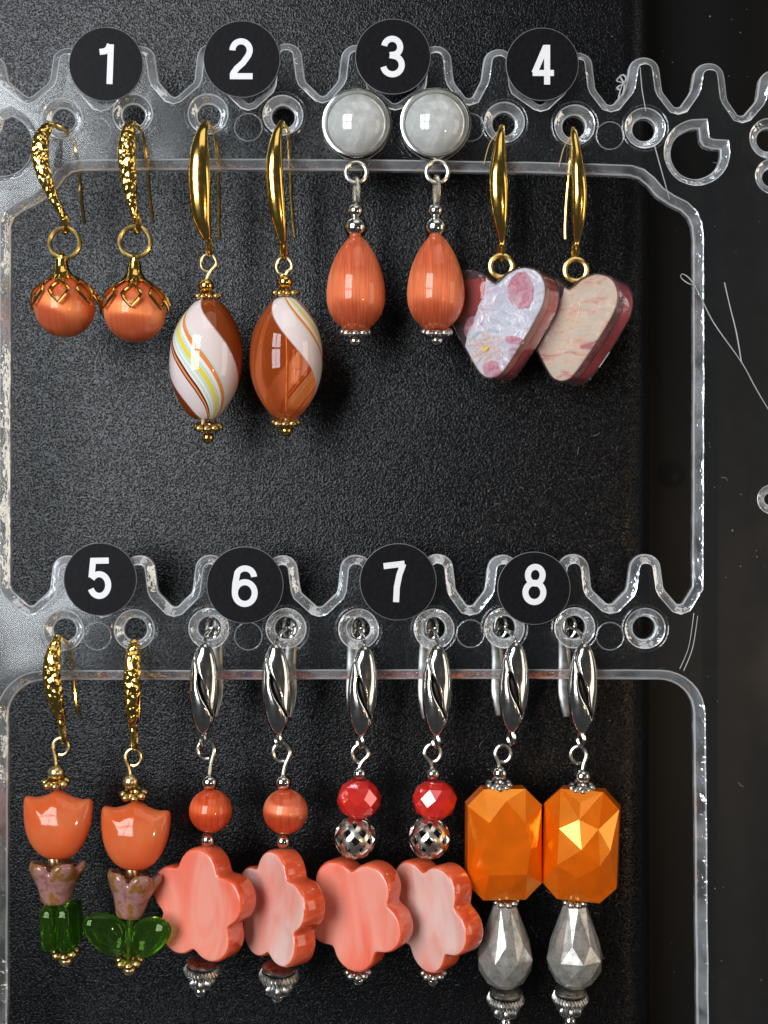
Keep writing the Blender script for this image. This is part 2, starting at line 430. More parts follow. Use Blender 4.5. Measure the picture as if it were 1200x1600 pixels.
DARK = plain('smooth_black_plastic', (0.004, 0.004, 0.004), 0.42, 0.05, 60, spec=0.18)
slab('backdrop', -900, 1480, -500, 2200, -620, -230, 300, DARK)

# ---------------------------------------------------------------- clear earring rack
def tooth_run(teeth, valleys):
    """left to right along the upper edge: valley, tooth, valley, tooth ... valley"""
    pts = []
    for i, (xv, yv) in enumerate(valleys):
        pts += [(xv-5, yv-1.5), (xv, yv), (xv+5, yv-1.5)]
        if i < len(teeth):
            xc, yt = teeth[i]; yn = valleys[i+1][1]
            pts += [(xc-31, yv-22), (xc-28.5, yv-28), (xc-25, yt+24)]
            for k in range(1, 12):
                a = math.pi*(1 - k/12); pts.append((xc + 24.5*math.cos(a), yt + 22 - 22*math.sin(a)))
            pts += [(xc+25, yt+24), (xc+28.5, yn-28), (xc+31, yn-22)]
    return pts
def circle(cx, cy, r, n=28): return [(cx + r*math.cos(2*math.pi*k/n), cy + r*math.sin(2*math.pi*k/n)) for k in range(n)]
top_t = [(-18, 82), (104, 71), (217, 68), (331, 64), (447, 64), (557, 66), (681, 68), (780, 73), (903, 78), (1008, 86), (1110, 95), (1213, 106)]
top_v = [(-75, 155), (43, 148), (158, 160), (271, 148), (388, 158), (504, 147), (617, 158), (733, 150), (845, 160), (955, 161), (1060, 165), (1160, 178), (1270, 186)]
outer = [(-75, 1740)] + tooth_run(top_t, top_v) + [(1270, 1740)]
low_t = [(104, 868), (216, 868), (328, 867), (440, 868), (556, 867), (684, 866), (787, 867), (897, 866), (1010, 866)]
low_v = [(46, 947), (160, 950), (272, 949), (384, 950), (499, 949), (620, 950), (735, 947), (842, 948), (954, 945), (1064, 945)]
win1 = tooth_run(low_t, low_v) + [(1079, 926), (1084, 917)] + [(1085, 760), (1085.5, 560), (1085, 372)] + \
    [(1083, 352), (1077, 338), (1066, 327), (1047, 318), (1027, 304), (1013, 288), (1000, 277), (985, 272)] + \
    [(850, 268), (600, 264), (300, 262), (125, 264)] + [(110, 267), (99, 276), (90, 289), (76, 303), (56, 317), (34, 328), (20, 338), (14, 352)] + \
    [(13, 600), (13, 915), (17, 924)]
def arc(cx, cy, r, a0, a1, n=8): return [(cx + r*math.cos(math.radians(a0+(a1-a0)*k/n)), cy + r*math.sin(math.radians(a0+(a1-a0)*k/n))) for k in range(n+1)]
win2 = arc(66, 1120, 56, 180, 270) + [(400, 1063), (800, 1062)] + arc(1032, 1117, 54, 270, 360) + [(1088, 1300), (1092, 1690), (8, 1690), (9, 1400)]
holes = [(97, 185), (207, 178), (325, 178), (442, 180), (560, 184), (676, 186), (788, 191), (898, 195), (1008, 200),
         (99, 985), (210, 984), (326, 982), (447, 982), (560, 983), (678, 983), (788, 981), (898, 981), (1008, 982), (1203, 216)]
notch_r = [(1094, 199)] + arc(1089, 238, 39, 272, 0, 26)[1:] + [(1127, 231), (1112, 230), (1101, 226), (1096, 218)]
notch_l = [(4, 184)] + arc(0, 224, 48, -80, 188, 26)[1:] + [(-38, 214), (-16, 212), (-6, 208), (0, 200)]
small = [circle(x, y, 18) for x, y in holes] + [circle(1208, 275, 14), circle(1206, 780, 9, 20)]

def area(l): return 0.5*sum(l[i][0]*l[(i+1) % len(l)][1] - l[(i+1) % len(l)][0]*l[i][1] for i in range(len(l)))
def offset(l, d):
    """shift a loop d to the material side (left of travel once oriented)"""
    n = len(l); out = []
    for i in range(n):
        a, b, c = Vector(l[i-1]), Vector(l[i]), Vector(l[(i+1) % n])
        t1 = (b-a).normalized(); t2 = (c-b).normalized()
        n1 = Vector((-t1.y, t1.x)); n2 = Vector((-t2.y, t2.x)); m_ = (n1+n2).normalized()
        k = min(1.6, 1/max(0.3, m_.dot(n1)))
        out.append(tuple(b + m_*(d*k)))
    return out
def dense(l, step=14):
    out = []
    for i in range(len(l)):
        a, b = Vector(l[i]), Vector(l[(i+1) % len(l)]); m_ = max(1, int((b-a).length/step))
        for k in range(m_): out.append(tuple(a.lerp(b, k/m_)))
    return out
loops = []
for q, (l, bev) in enumerate([(outer, 14), (win1, 14.5), (win2, 16.5), (notch_r, 13), (notch_l, 13)] + [(c, 14) for c in small]):
    if (area(l) > 0) != (q == 0): l = l[::-1]
    if q < 3: l = dense(l, 26)
    # the moulding is not perfectly even
    l = [(x + 0.7*noise.noise((x*0.05, y*0.05, q)), y + 0.7*noise.noise((y*0.05, x*0.05, q+9.1))) for x, y in l]
    loops.append((l, bev))
TH = 26
def rack():
    V = []; F = []; M = []
    def fill(ls, z):
        base = len(V); flat = [p for l in ls for p in l]
        V.extend((x, y, z) for x, y in flat)
        for tri in tessellate_polygon([[Vector((x, y, 0)) for x, y in l] for l in ls]):
            F.append(tuple(base+i for i in tri)); M.append(0)
    ins = [offset(l, b) for l, b in loops]
    fill(ins, 0.0); fill([offset(l, 3) for l, b in loops], -TH)
    for (l, b), fr in zip(loops, ins):
        rings = [(fr, 0.0), (offset(l, b*0.87), -0.9), (offset(l, b*0.16), -TH*0.36), (l, -TH*0.46), (l, -TH*0.92), (offset(l, 3), -TH)]
        n = len(l); base = len(V)
        for r, z in rings: V.extend((x, y, z) for x, y in r)
        for i in range(len(rings)-1):
            for k in range(n):
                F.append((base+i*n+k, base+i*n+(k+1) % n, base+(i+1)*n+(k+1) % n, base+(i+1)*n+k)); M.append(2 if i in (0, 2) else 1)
    return (V, F), M
R = Thing('earring_rack', 600, 1740, 0, 'clear moulded plastic earring rack with two rows of toothed, holed bars', 'rack')
rv, rm = rack()
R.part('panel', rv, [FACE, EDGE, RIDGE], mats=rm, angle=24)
RING = clear('ring_mark_plastic', haze=0.16, rough=0.12)
for x, y in [(152, 206), (388, 199), (735, 199), (953, 212), (152, 994), (388, 994), (735, 990), (953, 994)]:
    R.part('mould_ring', torus(x, y, 21.5, 0.9, 0.3, n=40), RING)
for x, y in holes[:-1]:
    R.part('hole_rim', torus(x, y, 36, 1.3, -0.2, n=40), FACE)

# ---------------------------------------------------------------- numbered stickers
STICK = plain('black_sticker_paper', (0.006, 0.0055, 0.0075), 0.45, 0.35, 1500, bumpd=0.00002, spec=0.09)
RIMM = plain('sticker_cut_edge', (0.16, 0.16, 0.17), 0.5)
WHITE = plain('white_print', (0.80, 0.80, 0.82), 0.5, 0.03)
def ell(cx, cy, rx, ry, a0, a1, n=18): return [(cx + rx*math.cos(math.radians(a0+(a1-a0)*k/n)), cy + ry*math.sin(math.radians(a0+(a1-a0)*k/n))) for k in range(n+1)]
DIG = {
 '1': [[(5, -31), (5, 31)], [(-13, -18.5), (-4, -20), (1, -24), (3.5, -31)]],
 '2': [ell(-1, -13.5, 13.5, 14, 180, 372, 16) + [(10, -5), (2, 6), (-8, 15), (-13, 22), (-14.5, 27)], [(-18.5, 27), (17, 27)]],
 '3': [ell(-1, -14.5, 12.5, 13, 190, 400, 16) + [(4, -3), (-5, -2)], [(-5, -2)] + ell(-1, 13.5, 14.5, 14.5, 290, 530, 18)],
 '4': [[(6, -31), (6, 31)], [(4, -29), (-15.5, 13)], [(-18.5, 13), (17.5, 13)]],
 '5': [[(15, -27), (-9.5, -27), (-12.5, -1)], ell(-0.5, 11, 14, 17, 216, 520, 22)],
 '6': [[(12.5, -15)] + ell(0, -14, 12.5, 14, -10, -150, 10) + [(-13.5, -4), (-14, 10)], ell(0, 10.5, 13.8, 17, 180, 540, 30)],
 '7': [[(-16.5, -27), (16.5, -27)], [(14.5, -27), (6, -10), (0, 8), (-4, 31)]],
 '8': [ell(0, -14.5, 11.5, 13, 0, 360, 26), ell(0, 12.5, 14, 15, 0, 360, 28)],
}
def ribbon(pts, hw, z0, z1):
    closed = (Vector(pts[0]) - Vector(pts[-1])).length < 1e-3
    if closed: pts = pts[:-1]
    n = len(pts); v = []; f = []
    for i in range(n):
        b = Vector(pts[i]); a = Vector(pts[i-1]) if (closed or i) else None; c = Vector(pts[(i+1) % n]) if (closed or i < n-1) else None
        t1 = (b-a).normalized() if a is not None else None; t2 = (c-b).normalized() if c is not None else None
        t1 = t1 or t2; t2 = t2 or t1; n1 = Vector((-t1.y, t1.x)); n2 = Vector((-t2.y, t2.x)); m_ = (n1+n2).normalized()
        o = m_*(hw*min(1.5, 1/max(0.4, m_.dot(n1))))
        for q, z in ((b+o, z1), (b-o, z1), (b-o, z0), (b+o, z0)): v.append((q.x, q.y, z))
    for i in range(n if closed else n-1):
        j = (i+1) % n
        for k in range(4): f.append((i*4+k, i*4+(k+1) % 4, j*4+(k+1) % 4, j*4+k))
    if not closed: f += [(0, 1, 2, 3), tuple((n-1)*4+k for k in range(4))]
    return v, f
def sticker(d, x, y, r, tilt, sx, label, dx=0, dy=0):
    n = 72; v = []; f = []; mi = []
    z = 0.6
    for rr, zz in ((r, z), (r, z+1.3), (r-0.9, z+1.7)):
        for k in range(n):
            a = 2*math.pi*k/n; q = rr*(1 + 0.004*noise.noise((math.cos(a)*2, math.sin(a)*2, x)))
            v.append((x + q*math.cos(a), y + q*math.sin(a), zz))
    for i in range(2):
        for k in range(n): f.append((i*n+k, i*n+(k+1) % n, (i+1)*n+(k+1) % n, (i+1)*n+k)); mi.append(1)
    f.append(tuple(range(n))); mi.append(0); f.append(tuple(2*n+k for k in range(n))); mi.append(0)
    t = Thing('number_sticker', x, y, 0, label, 'sticker', None, False)
    o = t.part('number_sticker', (v, f), [STICK, RIMM], mats=mi, smooth=False)
    strokes = []
    for q, s_ in enumerate(DIG[d]):
        pts = [(x + dx + sx*px_, y + dy + py_) for px_, py_ in s_]
        strokes.append(ribbon(pts, 4.7, z+1.9, z+2.35 + 0.12*q))
    t.part('numeral', rot(join(*strokes), (x, y, 0), 0, tilt), WHITE, parent=o)
sticker('1', 166, 101, 58, 2, 0.95, 'round black sticker reading 1 above the orange ball earrings', 2, 0)
sticker('2', 378, 93, 60, 0, 1.0, 'round black sticker reading 2 above the striped glass earrings')
sticker('3', 614, 89, 59, -1, 1.0, 'round black sticker reading 3 above the white cabochons')
sticker('4', 847, 101, 57, 0, 0.92, 'round black sticker reading 4 above the heart earrings', 2, 1)
sticker('5', 157, 905, 57, -1, 1.0, 'round black sticker reading 5 above the tulip earrings', -1, -2)
sticker('6', 383, 914, 60, 1, 1.12, 'round black sticker reading 6 above the pink flowers with orange balls', 0, 2)
sticker('7', 622, 909, 60, -7, 1.0, 'round black sticker reading 7 above the pink flowers with red crystals', -3, 0)
sticker('8', 834, 919, 57, 3, 1.0, 'round black sticker reading 8 above the orange octagon earrings', 1, -6)

# ---------------------------------------------------------------- shared earring parts
def daisy(T, x, y, R, m, n=7, g=None, roll=0, pitch=14, ph=0.3, name='daisy_spacer', parent=None):
    g = g or R*0.36; vs = [torus(x, y, R*0.48, g*0.72, 0, pitch=90, n=18)]
    for k in range(n):
        a = 2*math.pi*k/n + ph
        vs.append(ball(x + (R-g)*math.sin(a), y, g, (R-g)*math.cos(a), 0.85, 12))
    return T.part(name, rot(join(*vs), (x, y, 0), 0, roll, -pitch), m, parent)
def bead(T, x, y, r, m, z=0, name='round_bead', sq=0.92, parent=None): return T.part(name, ball(x, y, r, z, sq), m, parent)
def eye_loop(T, cx, cy, r, sx, sy, m, side=1, wire=3.1, name='eye_pin', yaw=0):
    """wire coming up from (sx, sy), once round a loop centred at (cx, cy)"""
    pts = [(sx, sy, 0, wire), ((sx*2+cx+side*r)/3, (sy*1.2+cy)/2.2, 0, wire)]
    for k in range(0, 10):
        a = math.radians(-10 + 300*k/9)
        pts.append((cx + side*r*math.cos(a), cy - r*math.sin(a)*1.12, -1.5*k*0.3, wire))
    return T.part(name, rot(sweep(cat(pts, 4), 9), (cx, cy, 0), yaw), m)
def ear_hook(T, blade, wire, m, name='ear_hook', nn=7, sides=14):
    """blade rows (x,y,z,half width,half thickness) bottom to top, then the wire going back through the hole"""
    o = T.part(name, sweep(cat(blade, nn), sides, ref=(1, 0, 0)), m)
    T.part('wire', sweep(cat([(a, b, c, 3.0) for a, b, c in wire], 6), 8, ref=(1, 0, 0)), GOLD if m is HGOLD else m, parent=o)
    return o
def hook_ring(T, x, y, R, r, m, yaw=72, ry=None, name='hook_loop', z=0): return T.part(name, torus(x, y, R, r, z, yaw, ry), m)

def coil_cap(T, x, y, hw, m, roll=0):
    """flared cup, a ribbed rope ring and a lobed bead, all antique silver"""
    h = hw/31
    T.part('cup', rot(lathe([(4*h, -13*h), (22*h, -14*h), (26*h, -11.5*h), (25*h, -8.5*h), (12*h, -5*h), (8*h, -2*h)], x, y, 0, 32), (x, y, 0), 0, roll, -10), ASILVER)
    ribs = [torus(x, y+2*h, 23*h, 5*h, 0, pitch=90, n=26)]; n = 30
    for k in range(n):
        a = 2*math.pi*k/n; cx, cz = x + 25.5*h*math.sin(a), 25.5*h*math.cos(a)
        dx = math.cos(a)*2.2*h; dz = -math.sin(a)*2.2*h
        ribs.append(sweep([(cx-dx, y-6*h, cz-dz, 1*h), (cx-dx*0.5, y-3*h, cz-dz*0.5+0, 2.4*h), (cx+0.10*(cx-x)*0.9, y+2*h, cz+0.10*cz*0.9, 2.7*h), (cx+dx*0.5, y+7*h, cz+dz*0.5, 2.4*h), (cx+dx, y+10*h, cz+dz, 1*h)], 6))
    T.part('rope_ring', rot(join(*ribs), (x, y, 0), 0, roll, -10), ASILVER)
    T.part('lobed_bead', rot(lathe([(4*h, 7*h), (10*h, 8*h), (17*h, 13*h), (20*h, 20*h), (19*h, 25*h), (13*h, 31*h), (5*h, 33*h)], x, y, 0, 48, 7, 0.15, 0.4), (x, y, 0), 0, roll, -6), ASILVER)

# ---------------------------------------------------------------- 1: cat-eye balls in gold caps
def ball_earring(label, x0, y0, blade, wire, ring, capxy, bc, br, m, roll):
    T = Thing('ball_earring', x0, y0, 22, label, 'earring', 'orange cat-eye ball earrings under sticker 1')
    ear_hook(T, blade, wire, HGOLD)
    hook_ring(T, blade[0][0]+1, blade[0][1]+5, 8, 4.2, GOLD, 60, 13)
    T.part('jump_ring', torus(ring[0], ring[1], ring[2], 3.8, 0), RGOLD)
    cx, cy = capxy
    cap = T.part('petal_cap', rot(lathe([(4, -30), (9, -27), (11, -16), (13, -8), (19, 0), (24, 6), (21, 7), (8, 0)], cx, cy, 0, 24), (cx, cy, 0), 0, roll), GOLD)
    hook_ring(T, cx, cy-28, 5, 3.4, GOLD, 80, 9, 'bail')
    bx, by = bc
    def on(th, ph, dr=1.0):   # th: angle from the ball's top, ph: azimuth
        q = (bx + (br+dr)*math.sin(th)*math.sin(ph), by - (br+dr)*math.cos(th), (br+dr)*math.sin(th)*math.cos(ph))
        return q
    for k in range(7):
        ph = 2*math.pi*k/7 + 0.05; rows = []
        a, b = math.radians(34), math.radians(76)
        stem = [on(math.radians(t), ph, d) + (7.5, 1.8) for t, d in ((22, 4), (30, 3.4), (38, 3.0), (46, 3.0))]
        lo = []
        for t, dp in ((44, 0), (56, 0.21), (67, 0.31), (78, 0.19), (90, 0)):
            lo.append((t, dp))
        loop = [on(math.radians(t), ph + dp, 3.2 + (t-44)*0.10) + (2.6,) for t, dp in lo] + [on(math.radians(t), ph - dp, 3.2 + (t-44)*0.10) + (2.6,) for t, dp in lo[::-1][1:-1]]
        T.part('petal', rot(join(sweep(stem, 8, ref=(math.cos(ph), 0, -math.sin(ph))), sweep(loop, 6, True)), (bx, by, 0), 0, roll), GOLD, parent=cap)
    T.part('cat_eye_ball', ball(bx, by, br, 0, 1.0, 48), m)
    return T
CO = (0.74, 0.135, 0.050); CF = (1.0, 0.42, 0.15)
ball_earring('orange cat-eye ball earring whose textured gold hook bends sideways, hung from the end hole', 97, 196,
    [(101, 345, 8, 5, 4), (97, 332, 10, 6, 5), (84, 306, 16, 9, 6), (73, 275, 22, 12, 7), (68, 245, 24, 14, 7), (70, 220, 20, 13, 7), (77, 201, 10, 9.5, 6), (86, 195, 2, 6, 4)],
    [(84, 196, 3), (93, 197, -14), (102, 203, -32), (108, 225, -45), (113, 262, -50), (116, 300, -51), (121, 338, -50)],
    (101, 380, 23.5), (97, 432), (101, 480), 47, cateye('cat_eye_orange_tilted', CO, CF, (0.42, 0, 1), gloss=0.48, lines=0.14, mixv=0.34), -3)
ball_earring('orange cat-eye ball earring with straight textured gold hook, beside the bent-hook one', 207, 194,
    [(213, 345, 8, 5, 4), (211, 332, 10, 6, 5), (207, 306, 16, 10, 6), (204, 275, 22, 13, 7), (202, 245, 24, 14.5, 7), (203, 218, 20, 13, 7), (205, 199, 10, 10, 6), (209, 192, 2, 6, 4)],
    [(209, 193, 3), (213, 194, -14), (218, 203, -32), (221, 235, -45), (224, 275, -50), (227, 310, -51), (231, 338, -50)],
    (211, 378, 24), (210, 436), (211, 487), 48, cateye('cat_eye_orange_level', CO, CF, (0.06, 0, 1), gloss=0.48, lines=0.12, mixv=0.36), 1)

# ---------------------------------------------------------------- 2: blown glass with stripes
def swirl_earring(label, x0, y0, blade, wire, loopxy, b1, d1, bc, hw, hh, roll, d2, b2, m):
    T = Thing('swirl_bead_earring', x0, y0, 20, label, 'earring', 'striped amber glass earrings under sticker 2')
    ear_hook(T, blade, wire, GOLD)
    bx, by = blade[0][:2]
    hook_ring(T, bx+1, by+9, 7, 3.6, GOLD, 62, 14)
    eye_loop(T, loopxy[0], loopxy[1], 12, b1[0], b1[1]-8, PGOLD, loopxy[2], 2.7)
    bead(T, b1[0], b1[1], 12.5, GOLD); daisy(T, d1[0], d1[1], 22, AGOLD, 9, 5.6)
    prof = []
    for i in range(33):
        t = -1 + 2*i/32; r = hw*(1 - abs(t)**2.35*0.68)
        prof.append((max(9, r if abs(t) < 1 else hw*0.30), hh*t))
    prof[0] = (hw*0.24, -hh); prof[-1] = (hw*0.24, hh)
    v, f = lathe(prof, bc[0], bc[1], 0, 56)
    T.part('glass_bead', rot((v, f[:-2]), (bc[0], bc[1], 0), 0, roll), m)
    T.part('pin', rot(sweep([(bc[0], bc[1]-hh-6, 0, 2.8), (bc[0]+2, bc[1], 0, 2.8), (bc[0], bc[1]+hh+14, 0, 2.8)], 8), (bc[0], bc[1], 0), 0, roll), PGOLD)
    daisy(T, d2[0], d2[1], 24, AGOLD, 8, 7.5, ph=0.0); bead(T, b2[0], b2[1], 9.5, GOLD, name='end_ball')
swirl_earring('amber glass bead earring with the white, yellow and teal stripes wound across its front', 325, 194,
    [(326, 376, 10, 5, 4), (323, 368, 12, 9, 6), (318, 345, 20, 14, 8), (316, 310, 27, 17, 9), (315, 275, 31, 17, 9), (316, 240, 28, 14, 8), (319, 210, 18, 9, 6), (323, 192, 5, 5, 4)],
    [(323, 193, 5), (328, 193, -16), (332, 205, -34), (335, 240, -45), (336, 300, -50), (336, 340, -51), (337, 364, -50)],
    (326, 411, 1), (322, 447), (325, 462), (322, 562), 57, 93, 3, (325, 667), (325, 684), swirl_glass('swirl_glass_striped', 0.126, -21.0, -1))
swirl_earring('amber glass bead earring mostly see-through orange, with one broad white stripe at its shoulder', 442, 194,
    [(442, 380, 10, 5, 4), (441, 370, 12, 8, 6), (437, 345, 20, 12, 8), (433, 310, 27, 14, 9), (431, 275, 31, 14, 9), (432, 240, 28, 11, 8), (436, 210, 18, 7, 6), (441, 192, 5, 4.5, 4)],
    [(441, 193, 5), (446, 194, -16), (449, 207, -34), (450, 240, -45), (452, 300, -50), (455, 340, -51), (458, 362, -50)],
    (444, 416, 1), (445, 441), (445, 457), (447, 560), 57, 94, 0, (446, 660), (447, 673), swirl_glass('swirl_glass_clear', 0.895, 25.0, 1))

# ---------------------------------------------------------------- 3: cabochon studs with teardrops
def cab_mat():
    m, nt, out = mat('white_quartz')
    p = pbsdf(nt, None, 0.05, 0, 0.4, 0.35, 0, 1.5, (1, 1, 1))
    n = noise_tex(nt, 330, 6, 0.6, dist=0.7); r = ramp(nt, n.outputs[0], [(0.30, (0.38, 0.39, 0.37)), (0.50, (0.50, 0.515, 0.495)), (0.72, (0.68, 0.69, 0.67))])
    L(nt, r.outputs[0], p.inputs['Base Color']); L(nt, p.outputs[0], out.inputs[0]); return m
CAB = cab_mat()
TEAR = cateye('cat_eye_teardrop', (0.62, 0.105, 0.042), (1.0, 0.38, 0.16), (0.02, 0, 1), gloss=0.58, line_scale=4600, lines=0.30, mixv=0.26)
def drop_earring(label, c, R, ring, link, b1, b2, top, bot, hw, tx, d, e):
    T = Thing('teardrop_earring', c[0], c[1], 14, label, 'earring', 'cabochon stud earrings with orange teardrops under sticker 3')
    x, y = c
    bez = T.part('bezel', rot(lathe([(R*0.6, 12), (R-2, 12), (R, 9), (R, -9), (R-1.5, -11.5), (R-4, -12), (R*0.86, -9), (R*0.84, -4), (R*0.5, 0)], x, y, 0, 64), (x, y, 0), 0, 0, -90), STEEL)
    v = rot(lathe([(1, -32), (R*0.16, -31.4), (R*0.33, -29.6), (R*0.5, -26), (R*0.65, -21), (R*0.76, -15), (R*0.83, -9), (R*0.845, -4), (R*0.84, 2)], x, y, 0, 64), (x, y, 0), 0, 0, -90)
    T.part('cabochon', v, CAB)
    T.part('jump_ring', torus(ring[0], ring[1], ring[2], 3.4, 8), SATIN)
    T.part('eye_pin', torus(link[0], (link[1]+link[2])/2, 8, 3.4, 6, 68, (link[2]-link[1])/2+3), SATIN)
    bead(T, b1[0], b1[1], 13, STEEL); bead(T, b2[0], b2[1], 18.5, STEEL)
    prof = []; n = 34
    for i in range(n+1):
        a = math.pi*i/n; t = (1-math.cos(a))/2
        r = hw*(math.sin(math.pi/2*t/0.64)**0.62 if t < 0.64 else math.sqrt(max(0, 1 - ((t-0.64)/0.375)**2)))
        prof.append((max(4, r), top + (bot-top)*t))
    T.part('teardrop', lathe(prof, tx, 0, 0, 56), TEAR)
    daisy(T, d[0], d[1], 26, ASILVER, 8, 8, ph=0); bead(T, e[0], e[1], 10, STEEL, name='end_ball')
drop_earring('white cabochon stud with orange cat-eye teardrop hanging clear beside the amber glass beads', (558, 195), 55, (557, 272, 16), (557, 283, 316), (555, 330), (555, 356), 366, 516, 46, 556, (555, 519), (555, 533))
drop_earring('white cabochon stud with orange cat-eye teardrop hanging in front of a resin heart', (680, 195), 56, (683, 271, 17), (682, 280, 318), (680, 330), (680, 356), 364, 515, 45, 681, (682, 519), (682, 532))

# ---------------------------------------------------------------- 4: resin hearts
def heart_outline(w, h, n=72):
    """two round lobes with a shallow cleft, straight flanks, rounded tip"""
    half = [(0.0, -0.315), (0.055, -0.345), (0.13, -0.405), (0.24, -0.445), (0.33, -0.44), (0.42, -0.40), (0.48, -0.32), (0.50, -0.22), (0.485, -0.11), (0.44, -0.01), (0.35, 0.15), (0.25, 0.31), (0.155, 0.45), (0.085, 0.525), (0.0, 0.55)]
    pts = half + [(-x, y) for x, y in half[::-1][1:-1]]
    return [(x*w, y*h) for x, y in cat(pts, 3, True)]
RESIN = clear('clear_resin', (0.96, 0.93, 0.93), 0.03, 0.05, (0.95, 0.66, 0.68), 1.52)
def shell_mat(name, cols, scale, stretch, rough=0.25):
    m, nt, out = mat(name)
    tc = N(nt, 'ShaderNodeTexCoord'); mp = N(nt, 'ShaderNodeMapping'); mp.inputs['Scale'].default_value = stretch; mp.inputs['Rotation'].default_value = (0, 0.7, 0)
    L(nt, tc.outputs['Object'], mp.inputs[0])
    n = noise_tex(nt, scale, 6, 0.62, mp.outputs[0], 0.6)
    k = len(cols); r = ramp(nt, n.outputs[0], [(0.30 + 0.42*i/(k-1), c) for i, c in enumerate(cols)])
    p = pbsdf(nt, None, rough, 0.35, 0.5); L(nt, r.outputs[0], p.inputs['Base Color'])
    b = bump(nt, n.outputs[0], 0.6, 0.0003); L(nt, b.outputs[0], p.inputs['Normal'])
    L(nt, p.outputs[0], out.inputs[0]); return m
SHELLA = shell_mat('silvery_shell', [(0.55, 0.30, 0.38), (0.72, 0.66, 0.74), (0.66, 0.74, 0.82), (0.88, 0.87, 0.92), (0.42, 0.60, 0.66), (0.85, 0.62, 0.70)], 330, (1, 1, 1.6))
SHELLB = shell_mat('golden_shell', [(0.55, 0.22, 0.24), (0.80, 0.52, 0.44), (0.86, 0.68, 0.48), (0.72, 0.72, 0.62), (0.88, 0.62, 0.44), (0.82, 0.40, 0.44)], 480, (0.22, 1, 1.8), 0.25)
def pressed(name, cols, scale, see):
    """pressed petal set in resin: thin, veined, partly see-through"""
    m, nt, out = mat(name)
    n = noise_tex(nt, scale, 6, 0.65, dist=1.2); k = len(cols)
    r = ramp(nt, n.outputs[0], [(0.32 + 0.36*i/(k-1), c) for i, c in enumerate(cols)])
    p = pbsdf(nt, None, 0.35, 0, 0.0, 0.1); L(nt, r.outputs[0], p.inputs['Base Color'])
    t = N(nt, 'ShaderNodeBsdfTransparent'); n2 = noise_tex(nt, scale*0.8, 4, 0.6)
    f = ramp(nt, n2.outputs[0], [(0.40, (see*0.3,)*3), (0.62, (min(1, see*1.6),)*3)])
    x = N(nt, 'ShaderNodeMixShader'); L(nt, f.outputs[0], x.inputs[0]); L(nt, p.outputs[0], x.inputs[1]); L(nt, t.outputs[0], x.inputs[2])
    L(nt, x.outputs[0], out.inputs[0]); return m
PETAL = pressed('pressed_pink_petal', [(0.45, 0.10, 0.16), (0.74, 0.32, 0.40), (0.84, 0.58, 0.62)], 560, 0.45)
REDP = jelly('dark_red_petal', (0.42, 0.015, 0.012), (0.55, 0.05, 0.02), 0.3)
PALE = pressed('pressed_white_petal', [(0.66, 0.36, 0.32), (0.86, 0.72, 0.66), (0.92, 0.86, 0.80)], 900, 0.5)
YELL = plain('yellow_flower_heart', (0.85, 0.55, 0.05), 0.5, 0.3, 3000, bumpd=0.0001)
ROSE = plain('rose_side_leaf', (0.88, 0.16, 0.22), 0.35, 0.4, 350, coat=0.4)
TAN = plain('tan_side_leaf', (0.78, 0.44, 0.40), 0.3, 0.35, 260, coat=0.5)
def petal_piece(x, y, z, rx, ry, roll, lift=3, n=18):
    n = 30; o = []
    for k in range(n):
        a = 2*math.pi*k/n; q = 1 + 0.30*noise.noise((math.cos(a)*1.3 + x, math.sin(a)*1.3 + y, z)) + 0.10*noise.noise((math.cos(a)*4 + x, math.sin(a)*4, y))
        o.append((x + rx*q*math.cos(a), y + ry*q*math.sin(a)))
    return rot(pillow(o, [(0.2, z-0.8), (1, z-0.4), (1, z+0.4), (0.6, z+lift*0.7), (0.15, z+lift*0.5)], (x, y)), (x, y, z), 0, roll)
